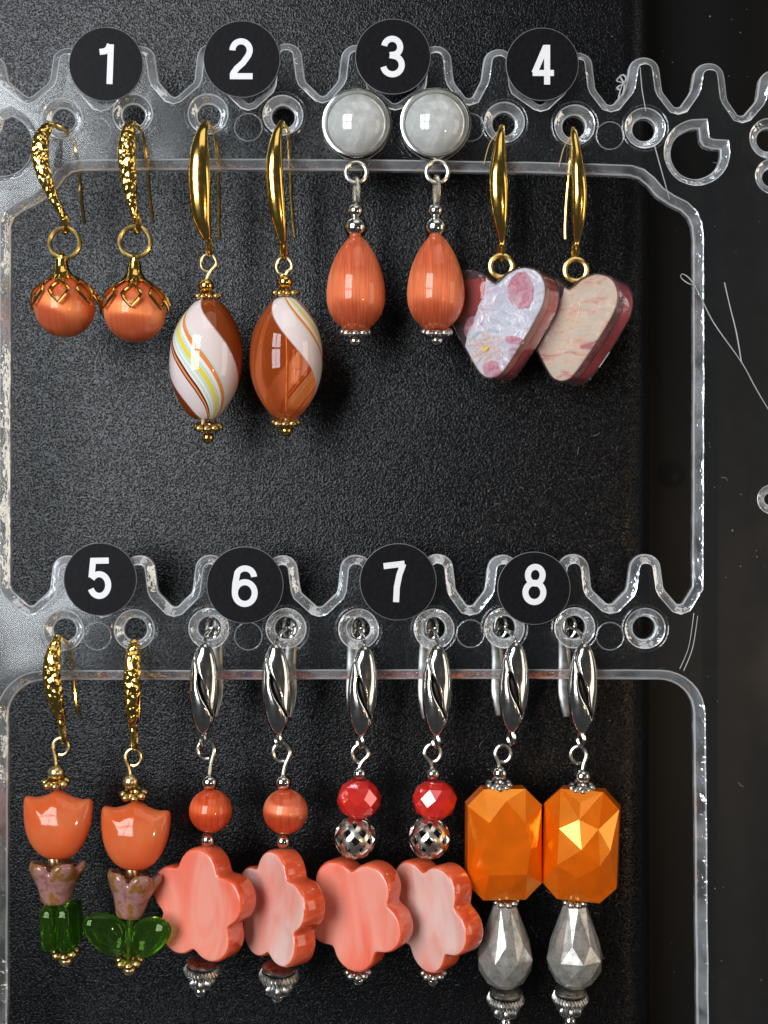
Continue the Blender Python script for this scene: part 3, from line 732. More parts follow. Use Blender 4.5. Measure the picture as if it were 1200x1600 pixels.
def heart_earring(label, x0, y0, blade, wire, ring, c, wd, ht, th, yaw, roll, kind):
    T = Thing('heart_earring', x0, y0, 0, label, 'earring', 'clear resin heart earrings under sticker 4')
    ear_hook(T, blade, wire, GOLD)
    bx, by = blade[0][:2]
    hook_ring(T, bx, by+10, 6, 3.6, GOLD, 66, 14)
    cx, cy = c
    T.part('jump_ring', torus(ring[0], ring[1], 17, 4.6, 4), RGOLD)
    o = [(cx+x, cy+y) for x, y in heart_outline(wd, ht)]
    h = th/2
    X = lambda vf: rot(vf, (cx, cy, 0), yaw, roll)
    T.part('resin_body', X(pillow(o, [(0.0, -h), (0.93, -h), (0.975, -h+2.5), (1, -h+8), (1, h-8), (0.975, h-2.5), (0.93, h), (0.0, h)], (cx, cy-5))), RESIN, angle=18)
    # the foil sheet just below the front face, torn off towards one side
    n = len(o); cut = []
    for x, y in o:
        dx, dy = x-cx, max(y-cy, -0.25*ht)
        lim = (-36 - 0.40*dy if kind == 'silver' else -30 - 0.45*dy) + 5*noise.noise((dy*0.07, kind == 'silver', 0))
        cut.append((max(x, cx+lim), y if dx > lim else max(y, cy - 0.26*ht)))
    T.part('shell_sheet', X(pillow(cut, [(0.3, h-10), (0.965, h-10), (0.965, h-8), (0.3, h-8)], (cx+8, cy))), SHELLA if kind == 'silver' else SHELLB)
    side = [(cx + (x-cx)*0.98, cy + (y-cy)*0.98) for x, y in o]
    rb = [(x, y) for x, y in side if x > cx - 12]
    # a lining of dried petals along the right flank, seen through the side
    for q, (z0, z1, mm) in enumerate([(h-9, 2, TAN if kind == 'silver' else PETAL), (-1, -h+4, ROSE)]):
        v = []; f = []
        rb2 = sorted(rb, key=lambda p: math.atan2(p[1]-cy, p[0]-cx))
        for x, y in rb2:
            sx_ = 0.975 + 0.02*noise.noise((x*0.04, y*0.04, q*3.0))
            for zz, k in ((z0, sx_), (z1, sx_), (z1, sx_-0.04), (z0, sx_-0.04)): v.append((cx+(x-cx)*k, cy+(y-cy)*k, zz))
        for i in range(len(rb2)-1):
            for k in range(4): f.append((i*4+k, i*4+(k+1) % 4, i*4+4+(k+1) % 4, i*4+4+k))
        T.part('petal_lining', X((v, f)), mm)
    if kind == 'silver':
        T.part('petal', X(petal_piece(cx-50, cy-34, h-20, 34, 32, -25, 8)), REDP)
        T.part('petal', X(petal_piece(cx-34, cy-8, h-30, 22, 16, 35, 8)), REDP)
        T.part('petal', X(petal_piece(cx+46, cy-38, h-6.4, 22, 27, -20, 1.8)), PETAL)
        T.part('petal', X(petal_piece(cx-34, cy+18, h-13, 18, 24, -28, 3)), PETAL)
        fl = T.part('flower', X(petal_piece(cx-10, cy+52, h-6.4, 12, 12, 0, 1.2)), PALE)
        for k in range(6):
            a = k*math.pi/3 + 0.4
            T.part('petal', X(petal_piece(cx-10+18*math.cos(a), cy+48+18*math.sin(a)*0.9, h-6.4-0.2*k, 13, 9, math.degrees(a), 1.4)), PALE, parent=fl)
        T.part('flower_heart', X(petal_piece(cx-10, cy+48, h-4.6, 5, 5, 0, 1.6)), YELL, parent=fl)
        T.part('petal', X(petal_piece(cx+2, cy+80, h-6.6, 18, 12, 20, 2)), PETAL)
        T.part('petal', X(petal_piece(cx+38, cy+36, h-6.6, 17, 6, 8, 1.6)), PETAL)
    else:
        T.part('petal', X(petal_piece(cx-46, cy-26, h-7, 33, 40, 12, 2)), PETAL)
        T.part('petal', X(petal_piece(cx-50, cy+10, h-16, 20, 22, 30, 6)), REDP)
        T.part('petal', X(petal_piece(cx-34, cy+14, h-7, 9, 16, 0, 2)), PALE)
        T.part('petal', X(petal_piece(cx+46, cy-44, h-30, 26, 22, 15, 4)), PETAL)
heart_earring('resin heart earring with silvery shell, pink petals and a small white flower', 788, 206,
    [(783, 384, 10, 4.5, 4), (783, 374, 12, 6, 5), (780, 345, 22, 12, 8), (777, 310, 30, 15, 9), (776, 280, 32, 14, 9), (778, 245, 26, 10, 8), (781, 215, 16, 6.5, 5), (784, 199, 4, 4.5, 4)],
    [(784, 200, 4), (789, 202, -16), (792, 214, -34), (793, 240, -45), (793, 300, -50), (792, 340, -51), (791, 366, -50)],
    (783, 417), (782, 500), 176, 174, 62, 32, 3, 'silver')
heart_earring('resin heart earring with golden brushed shell and rosy sides, overlapped by the silvery heart', 898, 208,
    [(899, 384, 10, 4.5, 4), (900, 374, 12, 6, 5), (901, 345, 22, 11, 8), (901, 310, 30, 12.5, 9), (899, 280, 32, 11, 9), (897, 245, 26, 8, 8), (895, 215, 16, 5.5, 5), (895, 203, 4, 4.2, 4)],
    [(895, 204, 4), (896, 206, -16), (897, 218, -34), (896, 250, -45), (892, 300, -50), (890, 340, -51), (890, 364, -50)],
    (899, 423), (897, 508), 172, 170, 66, 36, 5, 'golden')

# ---------------------------------------------------------------- 5: glass tulips
TUL = jelly('orange_jelly_glass', (0.95, 0.17, 0.035), (0.95, 0.28, 0.11), 0.38)
LEAF = clear('x', (0.5, 0.8, 0.3)); bpy.data.materials.remove(LEAF)
def green_glass():
    m, nt, out = mat('green_glass')
    g = N(nt, 'ShaderNodeBsdfGlass'); g.inputs[0].default_value = (0.62, 0.82, 0.42, 1); g.inputs['IOR'].default_value = 1.5; g.inputs['Roughness'].default_value = 0.02
    t = N(nt, 'ShaderNodeBsdfTranslucent'); t.inputs[0].default_value = (0.18, 0.40, 0.05, 1)
    d = N(nt, 'ShaderNodeBsdfDiffuse'); d.inputs[0].default_value = (0.10, 0.24, 0.03, 1)
    a = N(nt, 'ShaderNodeMixShader'); L(nt, t.outputs[0], a.inputs[1]); L(nt, d.outputs[0], a.inputs[2])
    b = N(nt, 'ShaderNodeMixShader'); b.inputs[0].default_value = 0.14; L(nt, g.outputs[0], b.inputs[1]); L(nt, a.outputs[0], b.inputs[2])
    L(nt, b.outputs[0], out.inputs[0]); return m
LEAF = green_glass()
def cup_mat():
    m, nt, out = mat('mottled_mauve_glass')
    n = noise_tex(nt, 420, 4, 0.6, dist=0.6)
    r = ramp(nt, n.outputs[0], [(0.36, (0.25, 0.105, 0.095)), (0.46, (0.36, 0.18, 0.165)), (0.505, (0.34, 0.17, 0.14)), (0.545, (0.27, 0.12, 0.03)), (0.70, (0.20, 0.085, 0.02))])
    p = pbsdf(nt, None, 0.14, 0, 0.5, 0.15); L(nt, r.outputs[0], p.inputs['Base Color']); L(nt, p.outputs[0], out.inputs[0]); return m
CUP = cup_mat()
def tulip_shape(cx, cy, hw, hh, th):
    half = [(0, -0.98), (0.16, -0.93), (0.32, -0.84), (0.50, -0.78), (0.68, -0.75), (0.84, -0.77), (0.96, -0.74), (1.0, -0.60), (0.995, -0.40), (0.97, -0.12), (0.90, 0.20), (0.77, 0.52), (0.58, 0.78), (0.34, 0.94), (0.0, 1.0)]
    pts = half + [(-x, y) for x, y in half[::-1][1:-1]]
    o = [(cx + x*hw, cy + y*hh) for x, y in cat(pts, 3, True)]
    lay = []
    for k in range(19):
        a = -math.pi/2 + math.pi*k/18
        lay.append((max(0.02, math.cos(a)**0.8), th*math.sin(a)))
    v = []; f = []; n = len(o); c0 = (cx, cy+4)
    for s, z in lay:
        for x, y in o:
            a = math.atan2((y-c0[1])/hh, (x-c0[0])/hw); e = (c0[0] + hw*0.94*math.cos(a), c0[1] + hh*0.88*math.sin(a)); q = s**3
            v.append((c0[0] + s*((x*q + e[0]*(1-q)) - c0[0]), c0[1] + s*((y*q + e[1]*(1-q)) - c0[1]), z))
    for i in range(len(lay)-1):
        for k in range(n): f.append((i*n+k, i*n+(k+1) % n, (i+1)*n+(k+1) % n, (i+1)*n+k))
    f.append(tuple(range(n))); f.append(tuple((len(lay)-1)*n+k for k in range(n)))
    return v, f
def tulip_earring(label, x0, y0, blade, wire, loopxy, b1, d1, tc, hw, sp, cup, leafc, leafyaw, d2, e, lroll, troll, fold=1.0):
    T = Thing('tulip_earring', x0, y0, 16, label, 'earring', 'orange glass tulip earrings under sticker 5')
    ear_hook(T, blade, wire, HGOLD)
    bx, by = blade[0][:2]
    hook_ring(T, bx+1, by+10, 7, 4, GOLD, 62, 14)
    eye_loop(T, loopxy[0], loopxy[1], 12, b1[0], b1[1]-9, PGOLD, loopxy[2], 2.9)
    bead(T, b1[0], b1[1], 13.5, PGOLD); daisy(T, d1[0], d1[1], 23, AGOLD, 7, 7, ph=0.2)
    T.part('tulip_bead', rot(tulip_shape(tc[0], tc[1], hw, 55, 30), (tc[0], tc[1], 0), 4, troll), TUL, angle=0)
    T.part('spacer', lathe([(3, -9), (9, -7), (10, 0), (9, 7), (3, 9)], sp[0], sp[1], 0, 20), PGOLD)
    cx, cy, cw, ch = cup
    v = []; f = []; n = 60; rows = [(0.36, 1.0), (0.44, 0.97), (0.52, 0.80), (0.58, 0.50), (0.66, 0.20), (0.80, -0.15), (0.98, -0.50), (1.06, -0.72), (1.02, -0.90), (0.90, -0.92), (0.74, -0.62), (0.55, -0.25), (0.25, 0.0)]
    for i, (r, y) in enumerate(rows):
        lob = max(0.0, min(1.0, (0.45 - y)/1.3))
        for k in range(n):
            a = 2*math.pi*k/n; c_ = abs(math.cos(2.5*a + 0.9))**0.6
            v.append((cx + cw*r*(1 - 0.26*lob*(1-c_))*math.sin(a), cy + ch*(y + 0.62*lob*(1-c_)**1.5*(1 if i < 11 else 0.5)), cw*r*(1 - 0.26*lob*(1-c_))*math.cos(a)))
    for i in range(len(rows)-1):
        for k in range(n): f.append((i*n+k, i*n+(k+1) % n, (i+1)*n+(k+1) % n, (i+1)*n+k))
    f.append(tuple(range(n))); f.append(tuple((len(rows)-1)*n+k for k in range(n)))
    T.part('bell_flower', rot((v, f), (cx, cy, 0), 20, lroll, 8), CUP, angle=0)
    lx, ly = leafc
    # leaf bead: two rounded blades folded about the pin
    bl = []
    for sgn in (-1, 1):
        o = []
        for k in range(36):
            a = 2*math.pi*k/36; u = (1 - math.cos(a))/2
            o.append((lx + sgn*(2 + 72*u), ly + (4 - 24*u**1.5)*fold + (39 - 9*u)*math.sin(a)*(1 - 0.15*u)))
        lay = [(max(0.03, math.cos(-math.pi/2 + math.pi*k/10)**0.7), 13*math.sin(-math.pi/2 + math.pi*k/10)) for k in range(11)]
        bl.append(rot(pillow(o, lay, (lx + sgn*36, ly-8)), (lx, ly, 0), sgn*20*fold))
    if fold == 0:
        def block(x0, x1):
            o = []
            for qx, qy, a0 in ((x1-9, ly-27, -90), (x1-9, ly+27, 0), (x0+9, ly+27, 90), (x0+9, ly-27, 180)): o += arc(qx, qy, 9, a0, a0+90, 5)
            return pillow(o, [(0.55, -40), (0.85, -36), (0.97, -26), (1, -12), (1, 10), (0.97, 22), (0.88, 27), (0.55, 29)], ((x0+x1)/2, ly))
        bl = [block(lx-24, lx-1), block(lx+1, lx+25)]; leafyaw = 8
    lf = T.part('leaf_bead', rot(bl[0], (lx, ly, 0), leafyaw, lroll), LEAF, angle=0)
    T.part('leaf_blade', rot(bl[1], (lx, ly, 0), leafyaw, lroll), LEAF, parent=lf, angle=0)
    T.part('leaf_vein', rot(lathe([(3, -36), (7.5, -33), (8, 0), (7.5, 33), (3, 36)], lx, ly, 3, 18), (lx, ly, 0), leafyaw, lroll), LEAF, parent=lf)
    T.part('pin', rot(sweep([(lx, ly-42, 3, 2.2), (lx, ly+42, 3, 2.2)], 8), (lx, ly, 0), leafyaw, lroll), PGOLD)
    daisy(T, d2[0], d2[1], 23, AGOLD, 7, 7.5, ph=0.1, roll=lroll*0.6); bead(T, e[0], e[1], 10.5, PGOLD, name='end_ball')
tulip_earring('orange glass tulip earring whose green leaf bead stands edge-on below a mottled bell flower', 99, 1000,
    [(97, 1136, 8, 5, 4), (98, 1124, 10, 7, 5), (92, 1098, 17, 12, 7), (87, 1066, 22, 14, 7.5), (86, 1036, 22, 13.5, 7.5), (89, 1010, 16, 10.5, 6.5), (93, 994, 6, 7, 5)],
    [(93, 996, 6), (96, 1000, -14), (100, 1012, -34), (103, 1040, -45), (105, 1080, -50), (108, 1110, -51), (115, 1128, -50)],
    (95, 1167, -1), (88, 1207), (87, 1222), (90, 1288), 55, (84, 1348), (88, 1378, 44, 34), (95, 1446), 58, (102, 1487), (103, 1501), -3, 2, 0.0)
tulip_earring('orange glass tulip earring with its green leaf bead spread open, touching a pink flower', 210, 1002,
    [(209, 1146, 8, 5, 4), (209, 1132, 10, 7, 5), (209, 1104, 17, 11, 7), (210, 1070, 22, 13.5, 7.5), (211, 1040, 22, 13, 7.5), (211, 1015, 16, 10.5, 6.5), (211, 1001, 6, 7, 5)],
    [(211, 1003, 6), (211, 1004, -14), (211, 1016, -34), (210, 1045, -45), (209, 1085, -50), (208, 1110, -51), (208, 1128, -50)],
    (208, 1184, -1), (204, 1221), (209, 1241), (211, 1305), 55, (205, 1365), (206, 1397, 42, 37), (203, 1462), 4, (202, 1501), (202, 1515), 3, 3)

# ---------------------------------------------------------------- lever-back hooks for the silver pairs
def lever_hook(T, cx, cy, roll, hole, side, dx):
    hw, hh = 23, 71; nl, nd, nr, nv = 20, 3, 20, 90; nu = nl+nd+nr; v = []; f = []; cols = []
    def dome(x, t, wv): return 16*max(0, 1 - t*t)**0.36*math.sqrt(max(0.0, 1 - (x/wv)**2*0.97))
    for i in range(nv+1):
        t = -math.cos(math.pi*i/nv)*0.9995; wv = hw*math.sqrt(1 - t*t)
        fade = max(0.0, min(1.0, (t+0.80)*5, (0.74-t)*6))
        sc_ = -13 + 24*(t + 0.62)/1.15 + (14*(t-0.34) if t > 0.34 else 0)
        sc_ = max(-wv*0.80, min(wv*0.80, sc_))
        sl = max(0.0, 6.0*(1 - ((t-0.03)/0.36)**2)) + 0.8
        b0, b1 = sc_ - sl, sc_ + sl*0.5
        b0 = max(b0, -wv*0.86); b1 = min(b1, wv*0.86)
        row = []
        for k in range(nl+1):
            q = math.sin(math.pi/2*k/nl); x = -wv + (b0+wv)*q; e = (b0-x)
            row.append((x, dome(x, t, wv) - fade*(3.0*math.exp(-e/1.6) + 1.2*math.exp(-e/6))))
        for k in range(1, nd):
            x = b0 + (b1-b0)*k/nd; row.append((x, dome(x, t, wv) - fade*(4 + min(9, sl*2.0))))
        for k in range(nr+1):
            q = 1 - math.cos(math.pi/2*k/nr); x = b1 + (wv-b1)*q; e = x-b1
            row.append((x, dome(x, t, wv) + fade*(3.6*math.exp(-e/9)*(1 - math.exp(-e/1.2) if e > 0 else 0) - 1.5*math.exp(-e/1.2))))
        cols.append(row)
        for x, z in row: v.append((cx + x, cy + hh*t, 18 + z))
    nu = len(cols[0]) - 1
    m_ = len(v)
    for i in range(nv+1):
        t = -math.cos(math.pi*i/nv)*0.9995
        for j in range(nu+1):
            v.append((cx + cols[i][j][0]*0.97, cy + hh*t, 15))
    for b in (0, m_):
        for i in range(nv):
            for j in range(nu):
                a = b + i*(nu+1) + j; f.append((a, a+1, a+nu+2, a+nu+1))
    ring_ = [j for j in range(nu+1)] + [(i+1)*(nu+1)-1 for i in range(1, nv+1)] + [nv*(nu+1)+j for j in range(nu-1, -1, -1)] + [i*(nu+1) for i in range(nv-1, 0, -1)]
    for k in range(len(ring_)):
        a, b = ring_[k], ring_[(k+1) % len(ring_)]; f.append((a, b, b+m_, a+m_))
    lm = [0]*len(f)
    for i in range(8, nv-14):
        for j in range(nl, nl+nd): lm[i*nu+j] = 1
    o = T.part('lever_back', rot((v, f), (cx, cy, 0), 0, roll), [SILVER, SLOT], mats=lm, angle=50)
    tx = cx + hh*math.sin(math.radians(roll)); hx, hy = hole
    T.part('wire', sweep(cat([(tx, cy-hh+4, 20, 3.4), (tx*0.7+hx*0.3, cy-hh-9, 12, 3.4), (tx*0.4+hx*0.6, hy+5, -8, 3.4), (hx, hy+2, -32, 3.4), (hx+dx*0.3, hy+6, -46, 3.2), (hx+dx*0.5, hy+22, -52, 3)], 6), 9, ref=(1, 0, 0)), SILVER, parent=o)
    x1 = hx + dx*0.6; x2 = cx + dx
    T.part('lever', sweep(cat([(x1, hy-10, -50, 6, 2), (x1, hy+8, -52, 8, 2), (x2, hy+50, -54, 9.5, 2), (x2, cy+10, -50, 10.5, 2), (x2, cy+34, -42, 8, 2.5), (x2, cy+52, -30, 4.5, 2.5)], 6), 10, ref=(1, 0, 0)), DSTEEL, parent=o)
    T.part('lever_frame', torus(hx+dx*0.1, hy+2, 9, 2.6, -44, ry=17), STEEL, parent=o)
    bx = cx - hh*math.sin(math.radians(roll))
    hook_ring(T, bx, cy+hh+8, 5.5, 3.6, SILVER, 40, 9, z=14)

# ---------------------------------------------------------------- 6 and 7: pink shell flowers
def flower_out(R, rotdeg, n=100, c_=0.585, a_=0.415):
    pts = []
    for k in range(n):
        th = 2*math.pi*k/n; ph = (th - math.radians(rotdeg) + math.pi/5) % (2*math.pi/5) - math.pi/5
        r = c_*math.cos(ph) + math.sqrt(a_*a_ - (c_*math.sin(ph))**2); pts.append((R*r*math.cos(th), R*r*math.sin(th)))
    for _ in range(2): pts = [((pts[i-1][0]+2*pts[i][0]+pts[(i+1) % n][0])/4, (pts[i-1][1]+2*pts[i][1]+pts[(i+1) % n][1])/4) for i in range(n)]
    return pts
def shell_pink(name, seed, pale):
    m, nt, out = mat(name)
    tc = N(nt, 'ShaderNodeTexCoord'); mp = N(nt, 'ShaderNodeMapping'); mp.inputs['Location'].default_value = (seed, seed*0.7, seed*1.3)
    mp.inputs['Scale'].default_value = (1, 1, 0.35); mp.inputs['Rotation'].default_value = (0, 0.15, 0)
    L(nt, tc.outputs['Object'], mp.inputs[0])
    n = noise_tex(nt, 130, 5, 0.5, mp.outputs[0], 1.2)
    a = (0.84, 0.15, 0.085); b = (0.86, 0.23, 0.155); c = (0.86, 0.33, 0.25)
    if pale: a, b, c = (0.82, 0.27, 0.20), (0.80, 0.42, 0.35), (0.80, 0.55, 0.48)
    r = ramp(nt, n.outputs[0], [(0.34, a), (0.5, b), (0.64, c)])
    p = pbsdf(nt, None, 0.12, 0, 0.0, 0.35); L(nt, r.outputs[0], p.inputs['Base Color']); L(nt, p.outputs[0], out.inputs[0]); return m
EDGEP = banded('dyed_shell_edge', [(0.66, 0.07, 0.018), (0.74, 0.105, 0.035), (0.78, 0.18, 0.08)], 420, (0.25, 0.25, 1), 0.14, 0.5, 0.3)
def flower_bead(T, c, R, th, yaw, roll, up, m, ky=1.0):
    cx, cy = c; base = flower_out(R, -90 if up else 90); h = th/2
    o = [(cx+x, cy+y*ky) for x, y in base]
    def face(z, dish):
        return lambda x, y, s: z - dish*(1-s)**1.0
    lay = [(0.02, -h), (0.5, -h), (0.90, -h), (0.955, -h+0.6), (0.985, -h+2.5), (1.0, -h+6), (1.0, h-6), (0.985, h-2.5), (0.96, h-0.6), (0.93, h), (0.86, h-0.8), (0.6, h-3), (0.3, h-4.2), (0.02, h-4.5)]
    vf = pillow(o, lay, (cx, cy)); n = len(o)
    mi = []
    for i in range(len(lay)-1): mi += [1 if 3 <= i <= 7 else 0]*n
    mi += [0, 0]
    return T.part('flower_bead', rot(vf, (cx, cy, 0), yaw, roll), [m, EDGEP], mats=mi, angle=0)
REDB = cateye('cat_eye_red_lines', (0.64, 0.062, 0.014), (1, 0.32, 0.12), (0, 0, 1), gloss=0.56, line_scale=3400, lines=0.2)
REDB2 = cateye('cat_eye_red_band', (0.64, 0.062, 0.014), (1, 0.42, 0.22), (0.05, 0, 1), gloss=0.48, line_scale=2500, lines=0.2, mixv=0.34)
def flower_ball_earring(label, hole, lv, loopxy, b1, bc, br, bm_, b2, fc, R, yaw, roll, fm, cap, end):
    T = Thing('flower_earring', hole[0], hole[1]+18, 16, label, 'earring', 'pink shell flower earrings under sticker 6')
    lever_hook(T, *lv)
    eye_loop(T, loopxy[0], loopxy[1], 13, b1[0], b1[1]-9, SATIN, loopxy[2], 3.5)
    bead(T, b1[0], b1[1], 13.5, SILVER); T.part('cat_eye_ball', ball(bc[0], bc[1], br, 0, 1.0, 44), bm_)
    bead(T, b2[0], b2[1], 12, SILVER)
    flower_bead(T, fc, R, 42, yaw, roll, True, fm)
    coil_cap(T, cap[0], cap[1], cap[2], ASILVER, 3); bead(T, end[0], end[1], 10.5, SILVER, name='end_ball')
flower_ball_earring('salmon pink shell flower earring with a plain orange-red ball, touching the open green leaf', (326, 982), (321, 1073, 1, (326, 982), 1, 11), (322, 1172, 1), (327, 1222), (329, 1267), 33.5, REDB, (324, 1312),
    (318, 1412), 91, 30, 3, shell_pink('coral_shell', 0.31, False), (316, 1514, 30), (313, 1548))
flower_ball_earring('paler pink shell flower earring with a banded orange ball, turned half away', (447, 982), (434, 1074, -2, (447, 982), 1, 16), (440, 1176, 1), (442, 1222), (446, 1268), 35, REDB2, (442, 1314),
    (438, 1418), 92, 49, 3, shell_pink('pale_shell', 0.77, True), (436, 1522, 33), (434, 1557))

REDX = luster('red_crystal', (0.75, 0.030, 0.018), (0.95, 0.40, 0.45), mixv=0.22, rough=0.05)
def rondelle(cx, cy, hw, hh, n=9, ph=0.0):
    P = []
    for r, y, off in ((0.42, -1.0, 0), (0.80, -0.70, 0.5), (1.0, -0.20, 0), (1.0, 0.20, 0.5), (0.80, 0.70, 0), (0.42, 1.0, 0.5)):
        for k in range(n):
            a = 2*math.pi*(k+off)/n + ph; P.append((cx + hw*r*math.sin(a), cy + hh*y, hw*r*math.cos(a)))
    return hull(P)
def filigree(cx, cy, r):
    bm = bmesh.new(); rows = 7; n = 7; grid = []
    for i in range(rows):
        th = math.radians(16 + 148*i/(rows-1)); row = []
        for k in range(n):
            a = 2*math.pi*(k + 0.5*(i % 2))/n
            row.append(bm.verts.new((cx + r*math.sin(th)*math.sin(a), cy - r*math.cos(th), r*math.sin(th)*math.cos(a))))
        grid.append(row)
    for i in range(rows-2):
        for k in range(n):
            if i % 2 == 0: l, rr = grid[i+1][k-1], grid[i+1][k]
            else: l, rr = grid[i+1][k], grid[i+1][(k+1) % n]
            bm.faces.new((grid[i][k], rr, grid[i+2][k], l))
    for row, o_ in ((0, -1), (rows-1, 1)):
        bm.faces.new(grid[row])
        # close the half rows
    for k in range(n):
        bm.faces.new((grid[0][k], grid[0][(k+1) % n], grid[1][k]))
        i = rows-1; bm.faces.new((grid[i][k], grid[i][(k+1) % n], grid[i-1][k if (i % 2) == 0 else (k+1) % n]))
    bmesh.ops.recalc_face_normals(bm, faces=bm.faces[:])
    q = [f for f in bm.faces if len(f.verts) == 4]
    bmesh.ops.inset_individual(bm, faces=q, thickness=r*0.135, depth=r*0.045)
    q2 = [f for f in bm.faces if f in set(q)]
    bmesh.ops.inset_individual(bm, faces=q, thickness=r*0.05, depth=-r*0.10)
    bmesh.ops.delete(bm, geom=q, context='FACES_ONLY')
    bmesh.ops.solidify(bm, geom=bm.faces[:], thickness=r*0.07)
    bm.verts.index_update(); out = [tuple(v.co) for v in bm.verts], [tuple(x.index for x in f.verts) for f in bm.faces]; bm.free(); return out
def flower_crystal_earring(label, hole, lv, loopxy, b1, rc, rhw, ph, fb, fc, R, yaw, roll, fm, d, e):
    T = Thing('flower_earring', hole[0], hole[1]+18, 16, label, 'earring', 'pink shell flower earrings under sticker 7')
    lever_hook(T, *lv)
    eye_loop(T, loopxy[0], loopxy[1], 12.5, b1[0], b1[1]-8, SATIN, loopxy[2], 3.4)
    bead(T, b1[0], b1[1], 11.5, SILVER)
    T.part('crystal_bead', rot(rondelle(rc[0], rc[1], rhw, 29, 9, ph), (rc[0], rc[1], 0), 0, 3), REDX, smooth=False)
    T.part('filigree_bead', filigree(fb[0], fb[1], 33), SATIN, angle=70)
    flower_bead(T, fc, R, 40, yaw, roll, False, fm)
    daisy(T, d[0], d[1], 22, ASILVER, 8, 6.5, ph=0); bead(T, e[0], e[1], 9.5, SILVER, name='end_ball')
flower_crystal_earring('peach pink shell flower earring with red crystal and filigree ball, facing broadly forward', (560, 983), (567, 1077, 3, (560, 983), -1, -17), (563, 1178, 1), (561, 1209), (561, 1248), 34.5, 0.24, (555, 1309),
    (561, 1424), 91, 30, -2, shell_pink('peach_shell', 1.37, False), (559, 1519), (560, 1531))
flower_crystal_earring('pink shell flower earring with red crystal and filigree ball, turned edge-wise beside an orange octagon', (678, 983), (682, 1076, 1, (678, 983), -1, -17), (676, 1177, -1), (676, 1209), (679, 1250), 35, 0.0, (671, 1309),
    (678, 1426), 91, 46, -3, shell_pink('rose_shell', 2.11, True), (677, 1520), (676, 1532))

# ---------------------------------------------------------------- 8: orange octagons over grey drops
ORX = luster('orange_luster_glass', (0.90, 0.145, 0.001), (1.0, 0.50, 0.01), mixv=0.34, rough=0.22)
GRX = luster('grey_speckled_glass', (0.27, 0.26, 0.235), (0.74, 0.68, 0.60), speck=1, mixv=0.24, rough=0.28)
def octagon(cx, cy, w_, h_, variant):
    hw, hh, c = w_/2, h_/2, 25; P = []
    for z in (-16, 16):
        for x, y in ((hw-c, hh), (hw, hh-c), (hw, -hh+c), (hw-c, -hh), (-hw+c, -hh), (-hw, -hh+c), (-hw, hh-c), (-hw+c, hh)): P.append((cx+x, cy+y, z))
    for z in (-44, 44):
        q = [(0, -46), (-30, -30), (30, -34), (34, 22), (-31, 26), (0, 44), (6, -2)] if variant else [(-28, -40), (28, -40), (36, 0), (30, 40), (-28, 40), (-38, 4)]
        for x, y in q: P.append((cx+x, cy+y, z if (x, y) != (6, -2) else z*1.16))
    for x, y, z in ((-48, 0, 32), (48, 0, 32), (0, -70, 30), (0, 70, 30)):
        P.append((cx+x, cy+y, z)); P.append((cx+x, cy+y, -z))
    return hull(P)
def faceted_drop(cx, top, bot, hw, ph):
    P = []; H = bot-top; n = 8
    for r, t, off in ((0.30, 0, 0), (0.44, 0.04, 0), (0.86, 0.44, 0.5), (1.03, 0.64, 0), (0.93, 0.80, 0.5), (0.68, 0.93, 0), (0.36, 1.0, 0.5)):
        for k in range(n):
            a = 2*math.pi*(k+off)/n + ph; P.append((cx + hw*r*math.sin(a), top + H*t, hw*r*math.cos(a)))
    return hull(P)
def octagon_earring(label, hole, lv, loopxy, b1, d1, oc, ow, oh, variant, yaw, roll, d2, dc, dt, db, dph, cap, extra=None):
    T = Thing('octagon_earring', hole[0], hole[1]+18, 14, label, 'earring', 'orange octagon earrings under sticker 8')
    lever_hook(T, *lv)
    eye_loop(T, loopxy[0], loopxy[1], 12, b1[0], b1[1]-9, SATIN, loopxy[2], 3.4)
    bead(T, b1[0], b1[1], 13, SILVER); daisy(T, d1[0], d1[1], 22, ASILVER, 9, 6, ph=0)
    T.part('octagon_bead', rot(octagon(oc[0], oc[1], ow, oh, variant), (oc[0], oc[1], 0), yaw, roll), ORX, smooth=False)
    daisy(T, d2[0], d2[1], 22, ASILVER, 9, 6, ph=0.2)
    T.part('faceted_drop', faceted_drop(dc, dt, db, 44, dph), GRX, smooth=False)
    coil_cap(T, cap[0], cap[1], cap[2], ASILVER, 1); bead(T, cap[0]-1, cap[1]+38, 10, SILVER, name='end_ball')
octagon_earring('even orange octagon glass earring over a grey faceted drop with a coppery facet', (788, 981), (801, 1071, 3, (788, 981), -1, -19), (786, 1178, -1), (780, 1208), (780, 1226), (786, 1316), 116, 172, 0, -4, 0, (790, 1407), 789, 1410, 1542, 0.36, (790, 1559, 31))
octagon_earring('orange octagon glass earring with bright yellow facets, over a grey faceted drop', (898, 981), (908, 1073, 2, (898, 981), -1, -19), (904, 1180, 1), (910, 1213), (909, 1230), (908, 1318), 116, 172, 1, 14, 2, (898, 1407), 898, 1410, 1542, 0.16, (891, 1557, 30))

